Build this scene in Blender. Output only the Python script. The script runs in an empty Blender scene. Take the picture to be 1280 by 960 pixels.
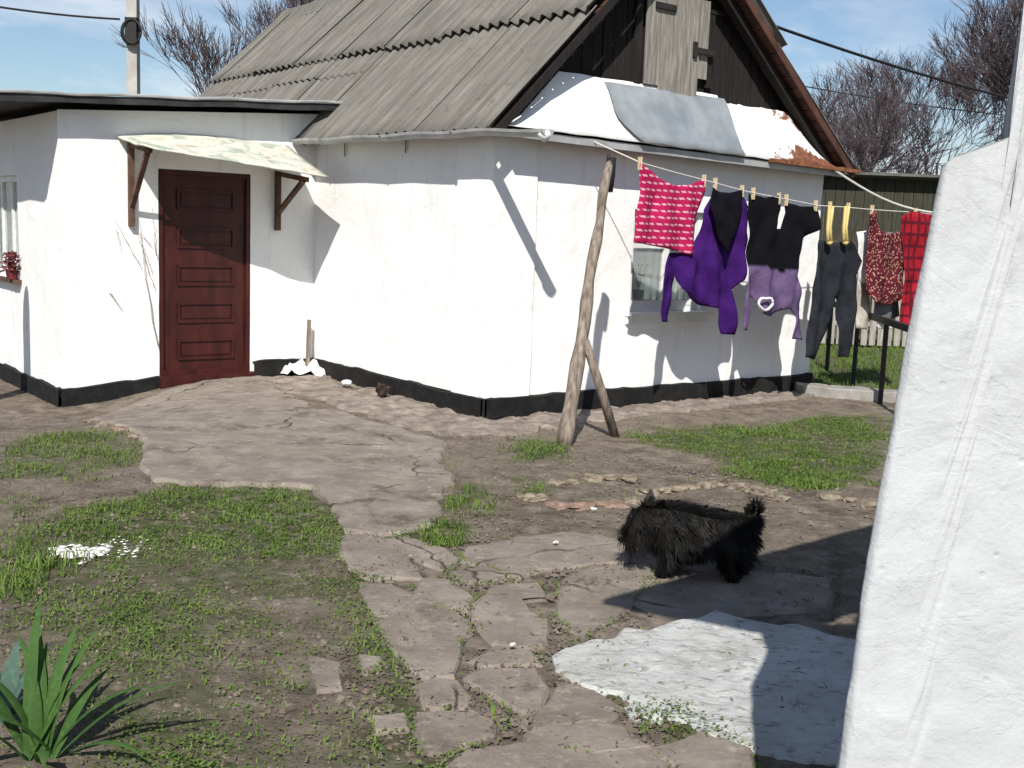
import bpy, bmesh, math, random
import numpy as np
from mathutils import Vector, Matrix, noise as mnoise
from mathutils.geometry import delaunay_2d_cdt

random.seed(7); rng = np.random.default_rng(7)
sc = bpy.context.scene
COL = sc.collection
ORG = {}          # world origin of every linked object

# ------------------------------------------------------------------ camera numbers and measuring helpers
F, PITCH, ROLL, YAW, CAMH = 1401.4, .1374, .0379, .6651, 1.58
cp, sp, cr, sr = math.cos(PITCH), math.sin(PITCH), math.cos(ROLL), math.sin(ROLL)
FW = Vector((0, cp, -sp)); _u = Vector((0, sp, cp)); _r = Vector((1, 0, 0))
RT = cr*_r + sr*_u; UP = -sr*_r + cr*_u
CAM = Vector((0, 0, CAMH))
G = Vector((math.cos(YAW), math.sin(YAW), 0)); M = Vector((-math.sin(YAW), math.cos(YAW), 0)); Z = Vector((0, 0, 1))
C0 = Vector((-.22, 9.258, 0))
def H(g, m, z): return C0 + G*g + M*m + Z*z
def hit(x, y, n, p0):
    k = FW + RT*((x-640)/F) - UP*((y-480)/F)
    return CAM + k*(n.dot(p0-CAM)/n.dot(k))
def gnd(x, y, z=0.0): return hit(x, y, Z, Vector((0, 0, z)))
def onM(x, y, m): return hit(x, y, M, C0 + M*m)      # on a plane parallel to the gable wall
def onY(x, y, d): return hit(x, y, Vector((0, 1, 0)), Vector((0, d, 0)))
def hc(p): q = p-C0; return q.dot(G), q.dot(M), q.z

# ------------------------------------------------------------------ object helpers
def tag(o, label=None, cat=None, group=None, kind=None):
    if label: o['label'] = label
    if cat: o['category'] = cat
    if group: o['group'] = group
    if kind: o['kind'] = kind
    return o
def thing(name, label, cat, loc, group=None):
    o = bpy.data.objects.new(name, None); COL.objects.link(o)
    o.location = loc; o.empty_display_size = .1
    ORG[o] = Vector(loc); return tag(o, label, cat, group)
def build(name, vf, mat, parent=None, origin=None, smooth=False, attrs=None):
    v, f = vf
    if parent is not None: org = ORG[parent]
    elif origin is not None: org = Vector(origin)
    else: org = Vector((0, 0, 0))
    me = bpy.data.meshes.new(name)
    me.from_pydata([(p[0]-org.x, p[1]-org.y, p[2]-org.z) for p in v], [], f)
    me.update()
    if mat: me.materials.append(mat)
    if smooth:
        me.polygons.foreach_set('use_smooth', [True]*len(me.polygons))
    if attrs:
        for k, vals in attrs.items():
            a = me.attributes.new(k, 'FLOAT', 'POINT'); a.data.foreach_set('value', np.asarray(vals, dtype=np.float32))
    o = bpy.data.objects.new(name, me); COL.objects.link(o)
    if parent is None: o.location = org
    else: o.parent = parent
    ORG[o] = org
    return o
class MB:
    def __init__(s): s.v = []; s.f = []
    def add(s, v, f):
        n = len(s.v); s.v += [tuple(p) for p in v]; s.f += [tuple(i+n for i in q) for q in f]; return s
    def hexa(s, p):      # 8 points: bottom loop, top loop
        return s.add(p, [(3,2,1,0), (4,5,6,7), (0,1,5,4), (1,2,6,5), (2,3,7,6), (3,0,4,7)])
    def hbox(s, g0, g1, m0, m1, z0, z1):
        return s.hexa([H(g0,m0,z0), H(g1,m0,z0), H(g1,m1,z0), H(g0,m1,z0), H(g0,m0,z1), H(g1,m0,z1), H(g1,m1,z1), H(g0,m1,z1)])
    def bar(s, a, b, w, h, up=Z):
        a = Vector(a); b = Vector(b); d = (b-a).normalized(); sd = d.cross(up)
        if sd.length < 1e-4: sd = d.cross(Vector((1,0,0)))
        sd.normalize(); n = sd.cross(d)
        P = []
        for q in (a, b):
            P += [q-sd*w/2-n*h/2, q+sd*w/2-n*h/2, q+sd*w/2+n*h/2, q-sd*w/2+n*h/2]
        return s.hexa(P)
    def tube(s, pts, rad, n=8, cap=True):
        pts = [Vector(p) for p in pts]
        if not isinstance(rad, (list, tuple)): rad = [rad]*len(pts)
        rings = []; ref = None
        for i, p in enumerate(pts):
            d = (pts[min(i+1, len(pts)-1)]-pts[max(i-1, 0)]).normalized()
            if ref is None: ref = d.orthogonal().normalized()
            a = (ref - d*ref.dot(d)).normalized(); ref = a; b = d.cross(a)
            rings.append([p + (a*math.cos(t) + b*math.sin(t))*rad[i] for t in [2*math.pi*k/n for k in range(n)]])
        v = [q for r in rings for q in r]; f = []
        for i in range(len(pts)-1):
            for k in range(n):
                f.append((i*n+k, i*n+(k+1)%n, (i+1)*n+(k+1)%n, (i+1)*n+k))
        if cap:
            f.append(tuple(range(n-1, -1, -1))); f.append(tuple((len(pts)-1)*n+k for k in range(n)))
        return s.add(v, f)
    def lump(s, c, rx, ry, rz, amp=.25, seed=0, sub=2):
        bm = bmesh.new(); bmesh.ops.create_icosphere(bm, subdivisions=sub, radius=1)
        so = Vector((seed*3.1, seed*1.7, seed*.9)); rot = Matrix.Rotation(seed*1.3, 3, 'Z')
        V = []
        for v in bm.verts:
            k = 1 + amp*mnoise.noise(v.co*1.6+so)*1.6
            q = rot @ Vector((v.co.x*rx*k, v.co.y*ry*k, v.co.z*rz*k)); V.append(Vector(c)+q)
        s.add(V, [tuple(x.index for x in f.verts) for f in bm.faces]); bm.free(); return s
    def build(s, name, mat, parent=None, **k): return build(name, (s.v, s.f), mat, parent, **k)

# ------------------------------------------------------------------ materials
def new_mat(name):
    m = bpy.data.materials.new(name); m.use_nodes = True
    nt = m.node_tree; b = nt.nodes['Principled BSDF']
    return m, nt, b
def N(nt, t, **kw):
    n = nt.nodes.new(t)
    for k, v in kw.items():
        if k in n.inputs: n.inputs[k].default_value = v
        else: setattr(n, k, v)
    return n
def coords(nt, scale=(1,1,1), rotz=0, kind='Object'):
    tc = N(nt, 'ShaderNodeTexCoord'); mp = N(nt, 'ShaderNodeMapping')
    mp.inputs['Scale'].default_value = scale; mp.inputs['Rotation'].default_value = (0, 0, rotz)
    nt.links.new(tc.outputs[kind], mp.inputs['Vector']); return mp.outputs['Vector']
def noise(nt, vec, scale, detail=6, rough=.6, dist=0):
    n = N(nt, 'ShaderNodeTexNoise', Scale=scale, Detail=detail, Roughness=rough, Distortion=dist)
    nt.links.new(vec, n.inputs['Vector']); return n.outputs['Fac']
def ramp(nt, fac, stops):
    r = N(nt, 'ShaderNodeValToRGB'); e = r.color_ramp.elements
    while len(e) < len(stops): e.new(.5)
    for i, (p, c) in enumerate(stops):
        e[i].position = p; e[i].color = (*c, 1) if len(c) == 3 else c
    nt.links.new(fac, r.inputs['Fac']); return r.outputs['Color']
def gray(nt, fac, a, b):
    m = N(nt, 'ShaderNodeMapRange'); m.inputs['From Min'].default_value = a; m.inputs['From Max'].default_value = b
    nt.links.new(fac, m.inputs['Value']); return m.outputs['Result']
def mix(nt, fac, a, b, bt='MIX'):
    m = N(nt, 'ShaderNodeMix'); m.data_type = 'RGBA'; m.blend_type = bt
    for s, val in (('Factor', fac), ('A', a), ('B', b)):
        ins = [i for i in m.inputs if i.name == s and (i.type == 'RGBA' if s != 'Factor' else i.type == 'VALUE')][0]
        if isinstance(val, bpy.types.NodeSocket): nt.links.new(val, ins)
        elif s == 'Factor': ins.default_value = val
        else: ins.default_value = (*val, 1)
    return [o for o in m.outputs if o.type == 'RGBA'][0]
def bump(nt, b, fac, strength, dist=.01, prev=None):
    n = N(nt, 'ShaderNodeBump', Strength=strength, Distance=dist)
    nt.links.new(fac, n.inputs['Height'])
    if prev is not None: nt.links.new(prev, n.inputs['Normal'])
    nt.links.new(n.outputs['Normal'], b.inputs['Normal']); return n.outputs['Normal']
def attr(nt, name):
    a = N(nt, 'ShaderNodeAttribute'); a.attribute_name = name; return a.outputs['Fac']
def simple(name, c1, c2, scale=8, rough=.8, bs=None, bstr=.4, bdist=.005, stretch=(1,1,1), lo=.35, hi=.65, metal=0, spec=.3, rotz=0):
    m, nt, b = new_mat(name)
    v = coords(nt, stretch, rotz); n = noise(nt, v, scale)
    nt.links.new(ramp(nt, n, [(lo, c1), (hi, c2)]), b.inputs['Base Color'])
    b.inputs['Roughness'].default_value = rough; b.inputs['Metallic'].default_value = metal
    b.inputs['Specular IOR Level'].default_value = spec
    if bs: bump(nt, b, noise(nt, v, bs, 8), bstr, bdist)
    return m

def plaster(name, base, dirt, bscale=14, bstr=.5, bdist=.006):
    m, nt, b = new_mat(name); v = coords(nt)
    big = noise(nt, v, 1.3, 5); fine = noise(nt, v, 22, 8, .7)
    c = mix(nt, gray(nt, big, .45, .75), base, tuple(x*.90 for x in base))
    streak = noise(nt, coords(nt, (3, 3, .5)), 3.0, 6, .65)
    c = mix(nt, gray(nt, streak, .54, .76), c, dirt)
    spots = noise(nt, v, 9, 10, .75)
    c = mix(nt, gray(nt, spots, .70, .78), c, tuple(x*.62 for x in dirt))
    nt.links.new(c, b.inputs['Base Color']); b.inputs['Roughness'].default_value = .92; b.inputs['Specular IOR Level'].default_value = .15
    p = bump(nt, b, noise(nt, coords(nt, (1, 1, 1.5), .4), 4.2, 5, .6, .5), bstr*.8, bdist*2.6)
    p = bump(nt, b, fine, bstr, bdist, p)
    lay = noise(nt, coords(nt, (1.6, 1.6, 1), .3), 2.7, 10, .62, .8); p = bump(nt, b, gray(nt, lay, .500, .520), bstr*.38, .003, p)
    lay2 = noise(nt, coords(nt, (1, 1, 1.4), .9), 6.5, 8, .6, 1.2); p = bump(nt, b, gray(nt, lay2, .56, .59), bstr*.5, .003, p)
    br = noise(nt, coords(nt, (26, 26, 3.0), .2), 1.0, 5, .6, .5); p = bump(nt, b, br, bstr*.55, .004, p)
    vo = N(nt, 'ShaderNodeTexVoronoi', Scale=16.0); nt.links.new(v, vo.inputs['Vector'])
    pm_ = N(nt, 'ShaderNodeMath', operation='MAXIMUM'); nt.links.new(gray(nt, vo.outputs['Distance'], .02, .12), pm_.inputs[0]); nt.links.new(gray(nt, noise(nt, v, 2.3, 4), .62, .52), pm_.inputs[1])
    p = bump(nt, b, pm_.outputs[0], bstr, .004, p); return m

MAT = {}
MAT['white'] = plaster('whitewash_house', (.80,.80,.79), (.68,.67,.64))
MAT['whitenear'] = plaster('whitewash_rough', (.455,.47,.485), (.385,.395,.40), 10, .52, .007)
MAT['bitumen'] = simple('black_bitumen', (.0045,.0045,.005), (.019,.017,.015), 8, .85, 30, .7, .010, lo=.42, hi=.78)
MAT['door'] = simple('maroon_paint', (.026,.0045,.0036), (.056,.0105,.0080), 9, .5, 40, .25, .002, (1,1,.25), spec=.3)
MAT['framewhite'] = simple('white_frame_paint', (.62,.64,.64), (.74,.75,.74), 12, .5, 60, .2, .002)
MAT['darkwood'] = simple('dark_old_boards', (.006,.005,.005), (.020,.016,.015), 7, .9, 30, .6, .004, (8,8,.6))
MAT['browndeck'] = simple('brown_roof_boards', (.045,.020,.015), (.095,.042,.030), 6, .9, 30, .6, .004)
MAT['greywood'] = simple('weathered_grey_wood', (.13,.120,.105), (.285,.265,.235), 5, .9, 22, .8, .004, (9,9,.7))
MAT['polewood'] = simple('bare_pole_wood', (.11,.085,.068), (.30,.25,.205), 5, .9, 26, .9, .006, (7,7,.8))
MAT['bracket'] = simple('rusty_bracket_wood', (.055,.030,.022), (.13,.075,.05), 9, .85, 30, .5, .003)
MAT['iron'] = simple('dark_iron', (.012,.012,.013), (.03,.024,.022), 14, .6, 40, .3, .002)
MAT['galv'] = simple('galvanised_tin', (.24,.27,.29), (.36,.39,.41), 3.5, .5, 8, .3, .01, metal=.35, spec=.4)
MAT['gutter'] = simple('gutter_tin', (.30,.31,.31), (.46,.46,.45), 4, .55, 20, .3, .004, metal=.3)
MAT['tar'] = simple('black_roofing_felt', (.016,.016,.018), (.045,.043,.042), 6, .85, 30, .6, .006)

MAT['strip'] = simple('crumbling_concrete', (.12,.098,.082), (.27,.228,.19), 7, .95, 26, .9, .012)
MAT['kerb'] = simple('grey_kerb_concrete', (.20,.19,.175), (.32,.30,.28), 5, .95, 30, .8, .008)

def m_lime():
    m, nt, b = new_mat('whitewashed_cement'); v = coords(nt)
    n1 = noise(nt, v, 3.2, 8, .65); n2 = noise(nt, coords(nt, (1, 1.8, 1), .5), 13, 10, .75, .6); n3 = noise(nt, v, 45, 8, .7)
    c = ramp(nt, n1, [(.32, (.36,.355,.33)), (.5, (.46,.465,.45)), (.66, (.52,.53,.52))])
    c = mix(nt, gray(nt, n2, .47, .34), c, (.17,.155,.13)); c = mix(nt, gray(nt, n3, .40, .30), c, (.20,.185,.16))
    nt.links.new(c, b.inputs['Base Color']); b.inputs['Roughness'].default_value = .95; b.inputs['Specular IOR Level'].default_value = .12
    p = bump(nt, b, n2, .7, .015); bump(nt, b, n3, .8, .008, p); return m
MAT['limepatch'] = m_lime()
MAT['lime'] = simple('white_lime', (.55,.54,.50), (.80,.79,.75), 12, .95, 40, .6, .006)
MAT['stone'] = simple('edging_stone', (.10,.08,.06), (.27,.225,.165), 11, .95, 30, .9, .008)
MAT['brick'] = simple('edging_brick', (.13,.09,.07), (.27,.185,.145), 8, .95, 30, .9, .008)
MAT['sack'] = simple('white_sack', (.50,.50,.48), (.70,.70,.68), 6, .8, 30, .3, .003)
MAT['clod'] = simple('dark_clod', (.02,.012,.010), (.06,.035,.025), 12, .9, 30, .8, .006)
MAT['polecon'] = simple('pole_concrete', (.30,.29,.27), (.42,.41,.385), 3, .9, 20, .4, .004)
MAT['black'] = simple('black_rubber', (.01,.01,.011), (.02,.02,.021), 20, .6)
MAT['bark'] = simple('bare_bark', (.060,.042,.044), (.125,.095,.095), 4, .9)
MAT['barkdark'] = simple('bare_bark_dark', (.045,.034,.040), (.10,.078,.085), 4, .9)
MAT['rope'] = simple('pale_rope', (.50,.48,.44), (.66,.64,.58), 60, .9)
MAT['peg'] = simple('wooden_peg', (.45,.36,.22), (.60,.50,.32), 30, .7)
MAT['picket'] = simple('grey_picket', (.20,.185,.16), (.36,.335,.30), 6, .9, 26, .6, .004, (7,7,.7))
MAT['shed'] = simple('dark_shed_boards', (.022,.024,.017), (.055,.052,.038), 5, .9, 26, .6, .004, (8,8,.6))
MAT['paleroof'] = simple('dull_shed_roof', (.07,.075,.065), (.14,.145,.125), 4, .8)
MAT['hedge'] = simple('dark_hedge_leaf', (.020,.028,.014), (.05,.06,.03), 3, .8)
MAT['redleaf'] = simple('dark_red_leaf', (.045,.012,.012), (.15,.02,.028), 14, .7)
MAT['vine'] = simple('dry_vine', (.20,.15,.12), (.36,.30,.26), 20, .9)

def m_asbestos():
    m, nt, b = new_mat('asbestos_cement_sheet'); rot = -YAW
    v = coords(nt); rv = coords(nt, (1,1,1), rot); m2 = N(nt, 'ShaderNodeMapping'); m2.inputs['Scale'].default_value = (.6, 12, .6); nt.links.new(rv, m2.inputs['Vector'])
    st = noise(nt, m2.outputs['Vector'], 2.2, 8, .6); sp_ = noise(nt, v, 14, 10, .75)
    c = ramp(nt, st, [(.26, (.088,.082,.073)), (.5, (.142,.134,.121)), (.74, (.205,.196,.180))])
    c = mix(nt, gray(nt, sp_, .56, .74), c, (.060,.056,.044))
    moss = noise(nt, v, 1.7, 8, .7); c = mix(nt, gray(nt, moss, .58, .80), c, (.11,.10,.062))
    nt.links.new(c, b.inputs['Base Color']); b.inputs['Roughness'].default_value = .95; b.inputs['Specular IOR Level'].default_value = .15
    bump(nt, b, noise(nt, v, 50, 8, .7), .5, .004); return m
MAT['asbestos'] = m_asbestos()

def m_skirt():
    m, nt, b = new_mat('painted_tin_rusting')
    v = coords(nt); r = attr(nt, 'rust'); n = noise(nt, v, 7, 8, .7)
    add = N(nt, 'ShaderNodeMath', operation='ADD'); nt.links.new(r, add.inputs[0]); nt.links.new(n, add.inputs[1])
    rust = ramp(nt, noise(nt, v, 25, 6), [(.35, (.10,.035,.018)), (.65, (.26,.10,.05))])
    c = mix(nt, gray(nt, add.outputs[0], 1.02, 1.08), (.80,.80,.78), rust)
    nt.links.new(c, b.inputs['Base Color']); b.inputs['Roughness'].default_value = .7
    bump(nt, b, noise(nt, v, 6, 4), .35, .015); return m
MAT['skirt'] = m_skirt()

def m_canopy():
    m, nt, b = new_mat('weathered_canopy_sheet'); v = coords(nt)
    n = noise(nt, coords(nt, (1, 1, 1.5)), 3.4, 7, .65, .6)
    c = ramp(nt, n, [(.30, (.20,.13,.09)), (.40, (.46,.43,.34)), (.50, (.60,.59,.51)), (.60, (.30,.345,.275)), (.68, (.37,.42,.345)), (.8, (.55,.54,.46))])
    nt.links.new(c, b.inputs['Base Color']); b.inputs['Roughness'].default_value = .85
    bump(nt, b, noise(nt, v, 9, 6), .6, .012); return m
MAT['canopy'] = m_canopy()

def m_glass():
    m, nt, b = new_mat('window_glass')
    b.inputs['Base Color'].default_value = (.9,.95,.95,1); b.inputs['Roughness'].default_value = .03
    b.inputs['Transmission Weight'].default_value = .85; b.inputs['IOR'].default_value = 1.2; return m
MAT['glass'] = m_glass()
MAT['curtain'] = simple('net_curtain', (.46,.52,.50), (.62,.68,.66), 5, .9, 20, .4, .01, (12,12,.4))
MAT['houseplant'] = simple('houseplant_leaf', (.05,.09,.04), (.10,.16,.07), 10, .6)

def m_ground():
    m, nt, b = new_mat('yard_soil'); v = coords(nt)
    big = noise(nt, v, .9, 6, .6); mid = noise(nt, v, 5, 10, .7); fine = noise(nt, v, 38, 10, .75)
    c = ramp(nt, mid, [(.30, (.072,.056,.043)), (.46, (.140,.113,.088)), (.64, (.248,.210,.168))])
    c = mix(nt, gray(nt, big, .42, .66), c, mix(nt, mid, (.120,.094,.073), (.275,.236,.190)))
    c = mix(nt, gray(nt, fine, .56, .72), c, (.30,.255,.21))
    c = mix(nt, gray(nt, fine, .44, .30), c, (.040,.028,.021))
    fl = noise(nt, v, 11, 10, .8); c = mix(nt, gray(nt, fl, .57, .66), c, (.33,.285,.235)); c = mix(nt, gray(nt, fl, .43, .34), c, (.045,.034,.026))
    gm = N(nt, 'ShaderNodeMath', operation='MULTIPLY'); gn = noise(nt, v, 14, 8, .7)
    nt.links.new(attr(nt, 'green'), gm.inputs[0]); nt.links.new(gray(nt, gn, .34, .56), gm.inputs[1])
    gc = ramp(nt, noise(nt, v, 30, 6), [(.3, (.030,.046,.014)), (.7, (.085,.110,.034))])
    c = mix(nt, gm.outputs[0], c, gc)
    nt.links.new(c, b.inputs['Base Color']); b.inputs['Roughness'].default_value = 1; b.inputs['Specular IOR Level'].default_value = .1
    p = bump(nt, b, mid, .9, .05); bump(nt, b, fine, .9, .012, p); return m
MAT['ground'] = m_ground()

def m_slab(lo=.57, hi=.70):
    m, nt, b = new_mat('worn_path_concrete'); v = coords(nt)
    mid = noise(nt, v, 3.5, 8, .65); fine = noise(nt, v, 45, 10, .75)
    c = ramp(nt, mid, [(.32, (.155,.131,.109)), (.5, (.215,.184,.155)), (.68, (.285,.248,.212))])
    c = mix(nt, gray(nt, fine, .58, .74), c, (.35,.30,.26)); c = mix(nt, gray(nt, fine, .42, .28), c, (.085,.066,.052))
    dirt = noise(nt, v, 2.1, 10, .75); c = mix(nt, gray(nt, dirt, lo, hi), c, (.095,.074,.058)); c = mix(nt, gray(nt, noise(nt, v, 12, 10, .8), .55, .66), c, (.34,.30,.255))
    vo = N(nt, 'ShaderNodeTexVoronoi', Scale=.75, feature='DISTANCE_TO_EDGE')
    nt.links.new(mix(nt, .22, v, N_color(nt, v)), vo.inputs['Vector'])
    cm = N(nt, 'ShaderNodeMath', operation='MULTIPLY'); nt.links.new(gray(nt, vo.outputs['Distance'], .007, .002), cm.inputs[0]); nt.links.new(gray(nt, noise(nt, v, 1.3, 2), .48, .56), cm.inputs[1])
    c = mix(nt, cm.outputs[0], c, (.06,.048,.036))
    nt.links.new(c, b.inputs['Base Color']); b.inputs['Roughness'].default_value = .97; b.inputs['Specular IOR Level'].default_value = .12
    p = bump(nt, b, mid, .5, .03); bump(nt, b, fine, .8, .008, p); return m
def N_color(nt, v):
    n = N(nt, 'ShaderNodeTexNoise', Scale=3.0, Detail=6.0); nt.links.new(v, n.inputs['Vector']); return n.outputs['Color']
MAT['slab'] = m_slab(); MAT['concrete'] = m_slab(.53, .66)

def m_grass(name, a, b_, c_):
    m, nt, b = new_mat(name); v = coords(nt)
    n = noise(nt, v, 3.0, 4); n2 = noise(nt, v, 60, 2)
    c = ramp(nt, n, [(.35, a), (.6, b_)]); c = mix(nt, gray(nt, n2, .50, .70), c, c_)
    nt.links.new(c, b.inputs['Base Color']); b.inputs['Roughness'].default_value = .7; b.inputs['Specular IOR Level'].default_value = .2
    tr = N(nt, 'ShaderNodeBsdfTranslucent'); nt.links.new(c, tr.inputs['Color'])
    ms = N(nt, 'ShaderNodeMixShader', Fac=.25)
    nt.links.new(b.outputs[0], ms.inputs[1]); nt.links.new(tr.outputs[0], ms.inputs[2])
    nt.links.new(ms.outputs[0], nt.nodes['Material Output'].inputs['Surface']); return m
MAT['grass'] = m_grass('short_grass', (.068,.130,.020), (.130,.215,.038), (.19,.20,.075))
MAT['strap'] = m_grass('strap_leaf', (.035,.085,.020), (.065,.135,.032), (.075,.145,.038))
MAT['blueleaf'] = m_grass('blue_green_leaf', (.05,.10,.075), (.08,.14,.11), (.10,.17,.12))

def cloth(name, c1, c2, pattern=None):
    m, nt, b = new_mat(name); v = coords(nt)
    c = ramp(nt, noise(nt, v, 7, 5), [(.35, c1), (.65, c2)])
    if pattern == 'stripes':
        tc = N(nt, 'ShaderNodeTexCoord'); sx = N(nt, 'ShaderNodeSeparateXYZ'); nt.links.new(tc.outputs['UV'], sx.inputs[0])
        w = N(nt, 'ShaderNodeTexWave', Scale=5.6, Distortion=1.2, Detail=2.0); w.bands_direction = 'Y'; nt.links.new(tc.outputs['UV'], w.inputs['Vector'])
        w.inputs['Detail Scale'].default_value = 2.0
        w2 = N(nt, 'ShaderNodeTexWave', Scale=9.0, Distortion=2.0); w2.bands_direction = 'DIAGONAL'; nt.links.new(tc.outputs['UV'], w2.inputs['Vector'])
        mu = N(nt, 'ShaderNodeMath', operation='MULTIPLY'); nt.links.new(gray(nt, w.outputs['Fac'], .70, .95), mu.inputs[0]); nt.links.new(gray(nt, w2.outputs['Fac'], .15, .45), mu.inputs[1])
        c = mix(nt, mu.outputs[0], c, (.55,.34,.40))
    if pattern == 'dots':
        vo = N(nt, 'ShaderNodeTexVoronoi', Scale=38.0); nt.links.new(v, vo.inputs['Vector'])
        c = mix(nt, gray(nt, vo.outputs['Distance'], .40, .30), c, (.34,.20,.14))
    if pattern == 'plaid':
        tc = N(nt, 'ShaderNodeTexCoord')
        for d in ('X', 'Y'):
            w = N(nt, 'ShaderNodeTexWave', Scale=2.6); w.bands_direction = d; nt.links.new(tc.outputs['UV'], w.inputs['Vector'])
            c = mix(nt, gray(nt, w.outputs['Fac'], .75, .9), c, (.09,.008,.015))
    if pattern == 'yoke':
        a = attr(nt, 'yoke'); c = mix(nt, a, c, (.004,.004,.006))
    nt.links.new(c, b.inputs['Base Color']); b.inputs['Roughness'].default_value = .95; b.inputs['Specular IOR Level'].default_value = .1
    b.inputs['Sheen Weight'].default_value = .0
    p = bump(nt, b, noise(nt, coords(nt, (1,1,.45)), 8, 4, .55, .8), .8, .02); bump(nt, b, noise(nt, v, 90, 3), .35, .003, p); return m
MAT['towel'] = cloth('striped_pink_cloth', (.30,.008,.060), (.40,.015,.085), 'stripes')
MAT['purple'] = cloth('purple_knit', (.026,.005,.075), (.045,.010,.115))
MAT['blackc'] = cloth('black_cloth', (.003,.003,.005), (.007,.006,.010))
MAT['lav'] = cloth('lavender_knit', (.085,.055,.125), (.14,.095,.19), 'yoke')
MAT['whitec'] = cloth('white_cloth', (.62,.62,.62), (.74,.74,.74))
MAT['char'] = cloth('charcoal_cloth', (.012,.014,.018), (.024,.027,.033))
MAT['yellow'] = cloth('yellow_strap', (.45,.34,.13), (.58,.46,.20))
MAT['floral'] = cloth('dark_red_print', (.055,.008,.014), (.10,.014,.024), 'dots')
MAT['plaid'] = cloth('bright_red_plaid', (.22,.008,.016), (.31,.014,.024), 'plaid')
MAT['greyc'] = cloth('grey_cloth', (.10,.11,.12), (.16,.17,.18))
MAT['beige'] = cloth('beige_cloth', (.34,.31,.27), (.44,.41,.36))
MAT['fur'] = simple('black_fur', (.003,.0027,.0025), (.011,.0095,.008), 9, .6, spec=.18)

# ------------------------------------------------------------------ noise for meshes
def vnoise(x, y, seed=0):
    x = np.asarray(x, float); y = np.asarray(y, float)
    xi = np.floor(x).astype(np.int64); yi = np.floor(y).astype(np.int64); fx = x-xi; fy = y-yi
    def h(a, b):
        n = (a*374761393 + b*668265263 + seed*144665) & 0xffffffff
        n = ((n ^ (n >> 13))*1274126177) & 0xffffffff
        return ((n ^ (n >> 16)) & 0xffff)/65535.
    sx = fx*fx*(3-2*fx); sy = fy*fy*(3-2*fy)
    return (h(xi,yi)*(1-sx)+h(xi+1,yi)*sx)*(1-sy) + (h(xi,yi+1)*(1-sx)+h(xi+1,yi+1)*sx)*sy
def fbm(x, y, s, seed=0, o=4):
    t = 0; a = .5; tot = 0
    for i in range(o): t = t + a*vnoise(np.asarray(x)*s*2**i, np.asarray(y)*s*2**i, seed+i); tot += a; a *= .55
    return t/tot
def inpoly(px, py, poly):
    px = np.asarray(px); py = np.asarray(py); ins = np.zeros(px.shape, bool); n = len(poly)
    for i in range(n):
        x1, y1 = poly[i][:2]; x2, y2 = poly[(i+1) % n][:2]
        if y1 == y2: continue
        c = ((y1 > py) != (y2 > py)) & (px < (x2-x1)*(py-y1)/(y2-y1)+x1); ins ^= c
    return ins
def sstep(t):
    t = np.clip(t, 0, 1); return t*t*(3-2*t)
def terr(x, y):
    x = np.asarray(x, float)-C0.x; y = np.asarray(y, float)-C0.y; g_ = x*G.x+y*G.y; m_ = x*M.x+y*M.y
    return -.175*sstep((-1.15-g_)/1.45)*sstep((m_-.6)/2.0)
def drape(vf):
    V, f = vf; return [(p[0], p[1], p[2]+float(terr(p[0], p[1]))) for p in V], f
def gpoly(pts): return [gnd(x, y).to_tuple()[:2] for x, y in pts]

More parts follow.
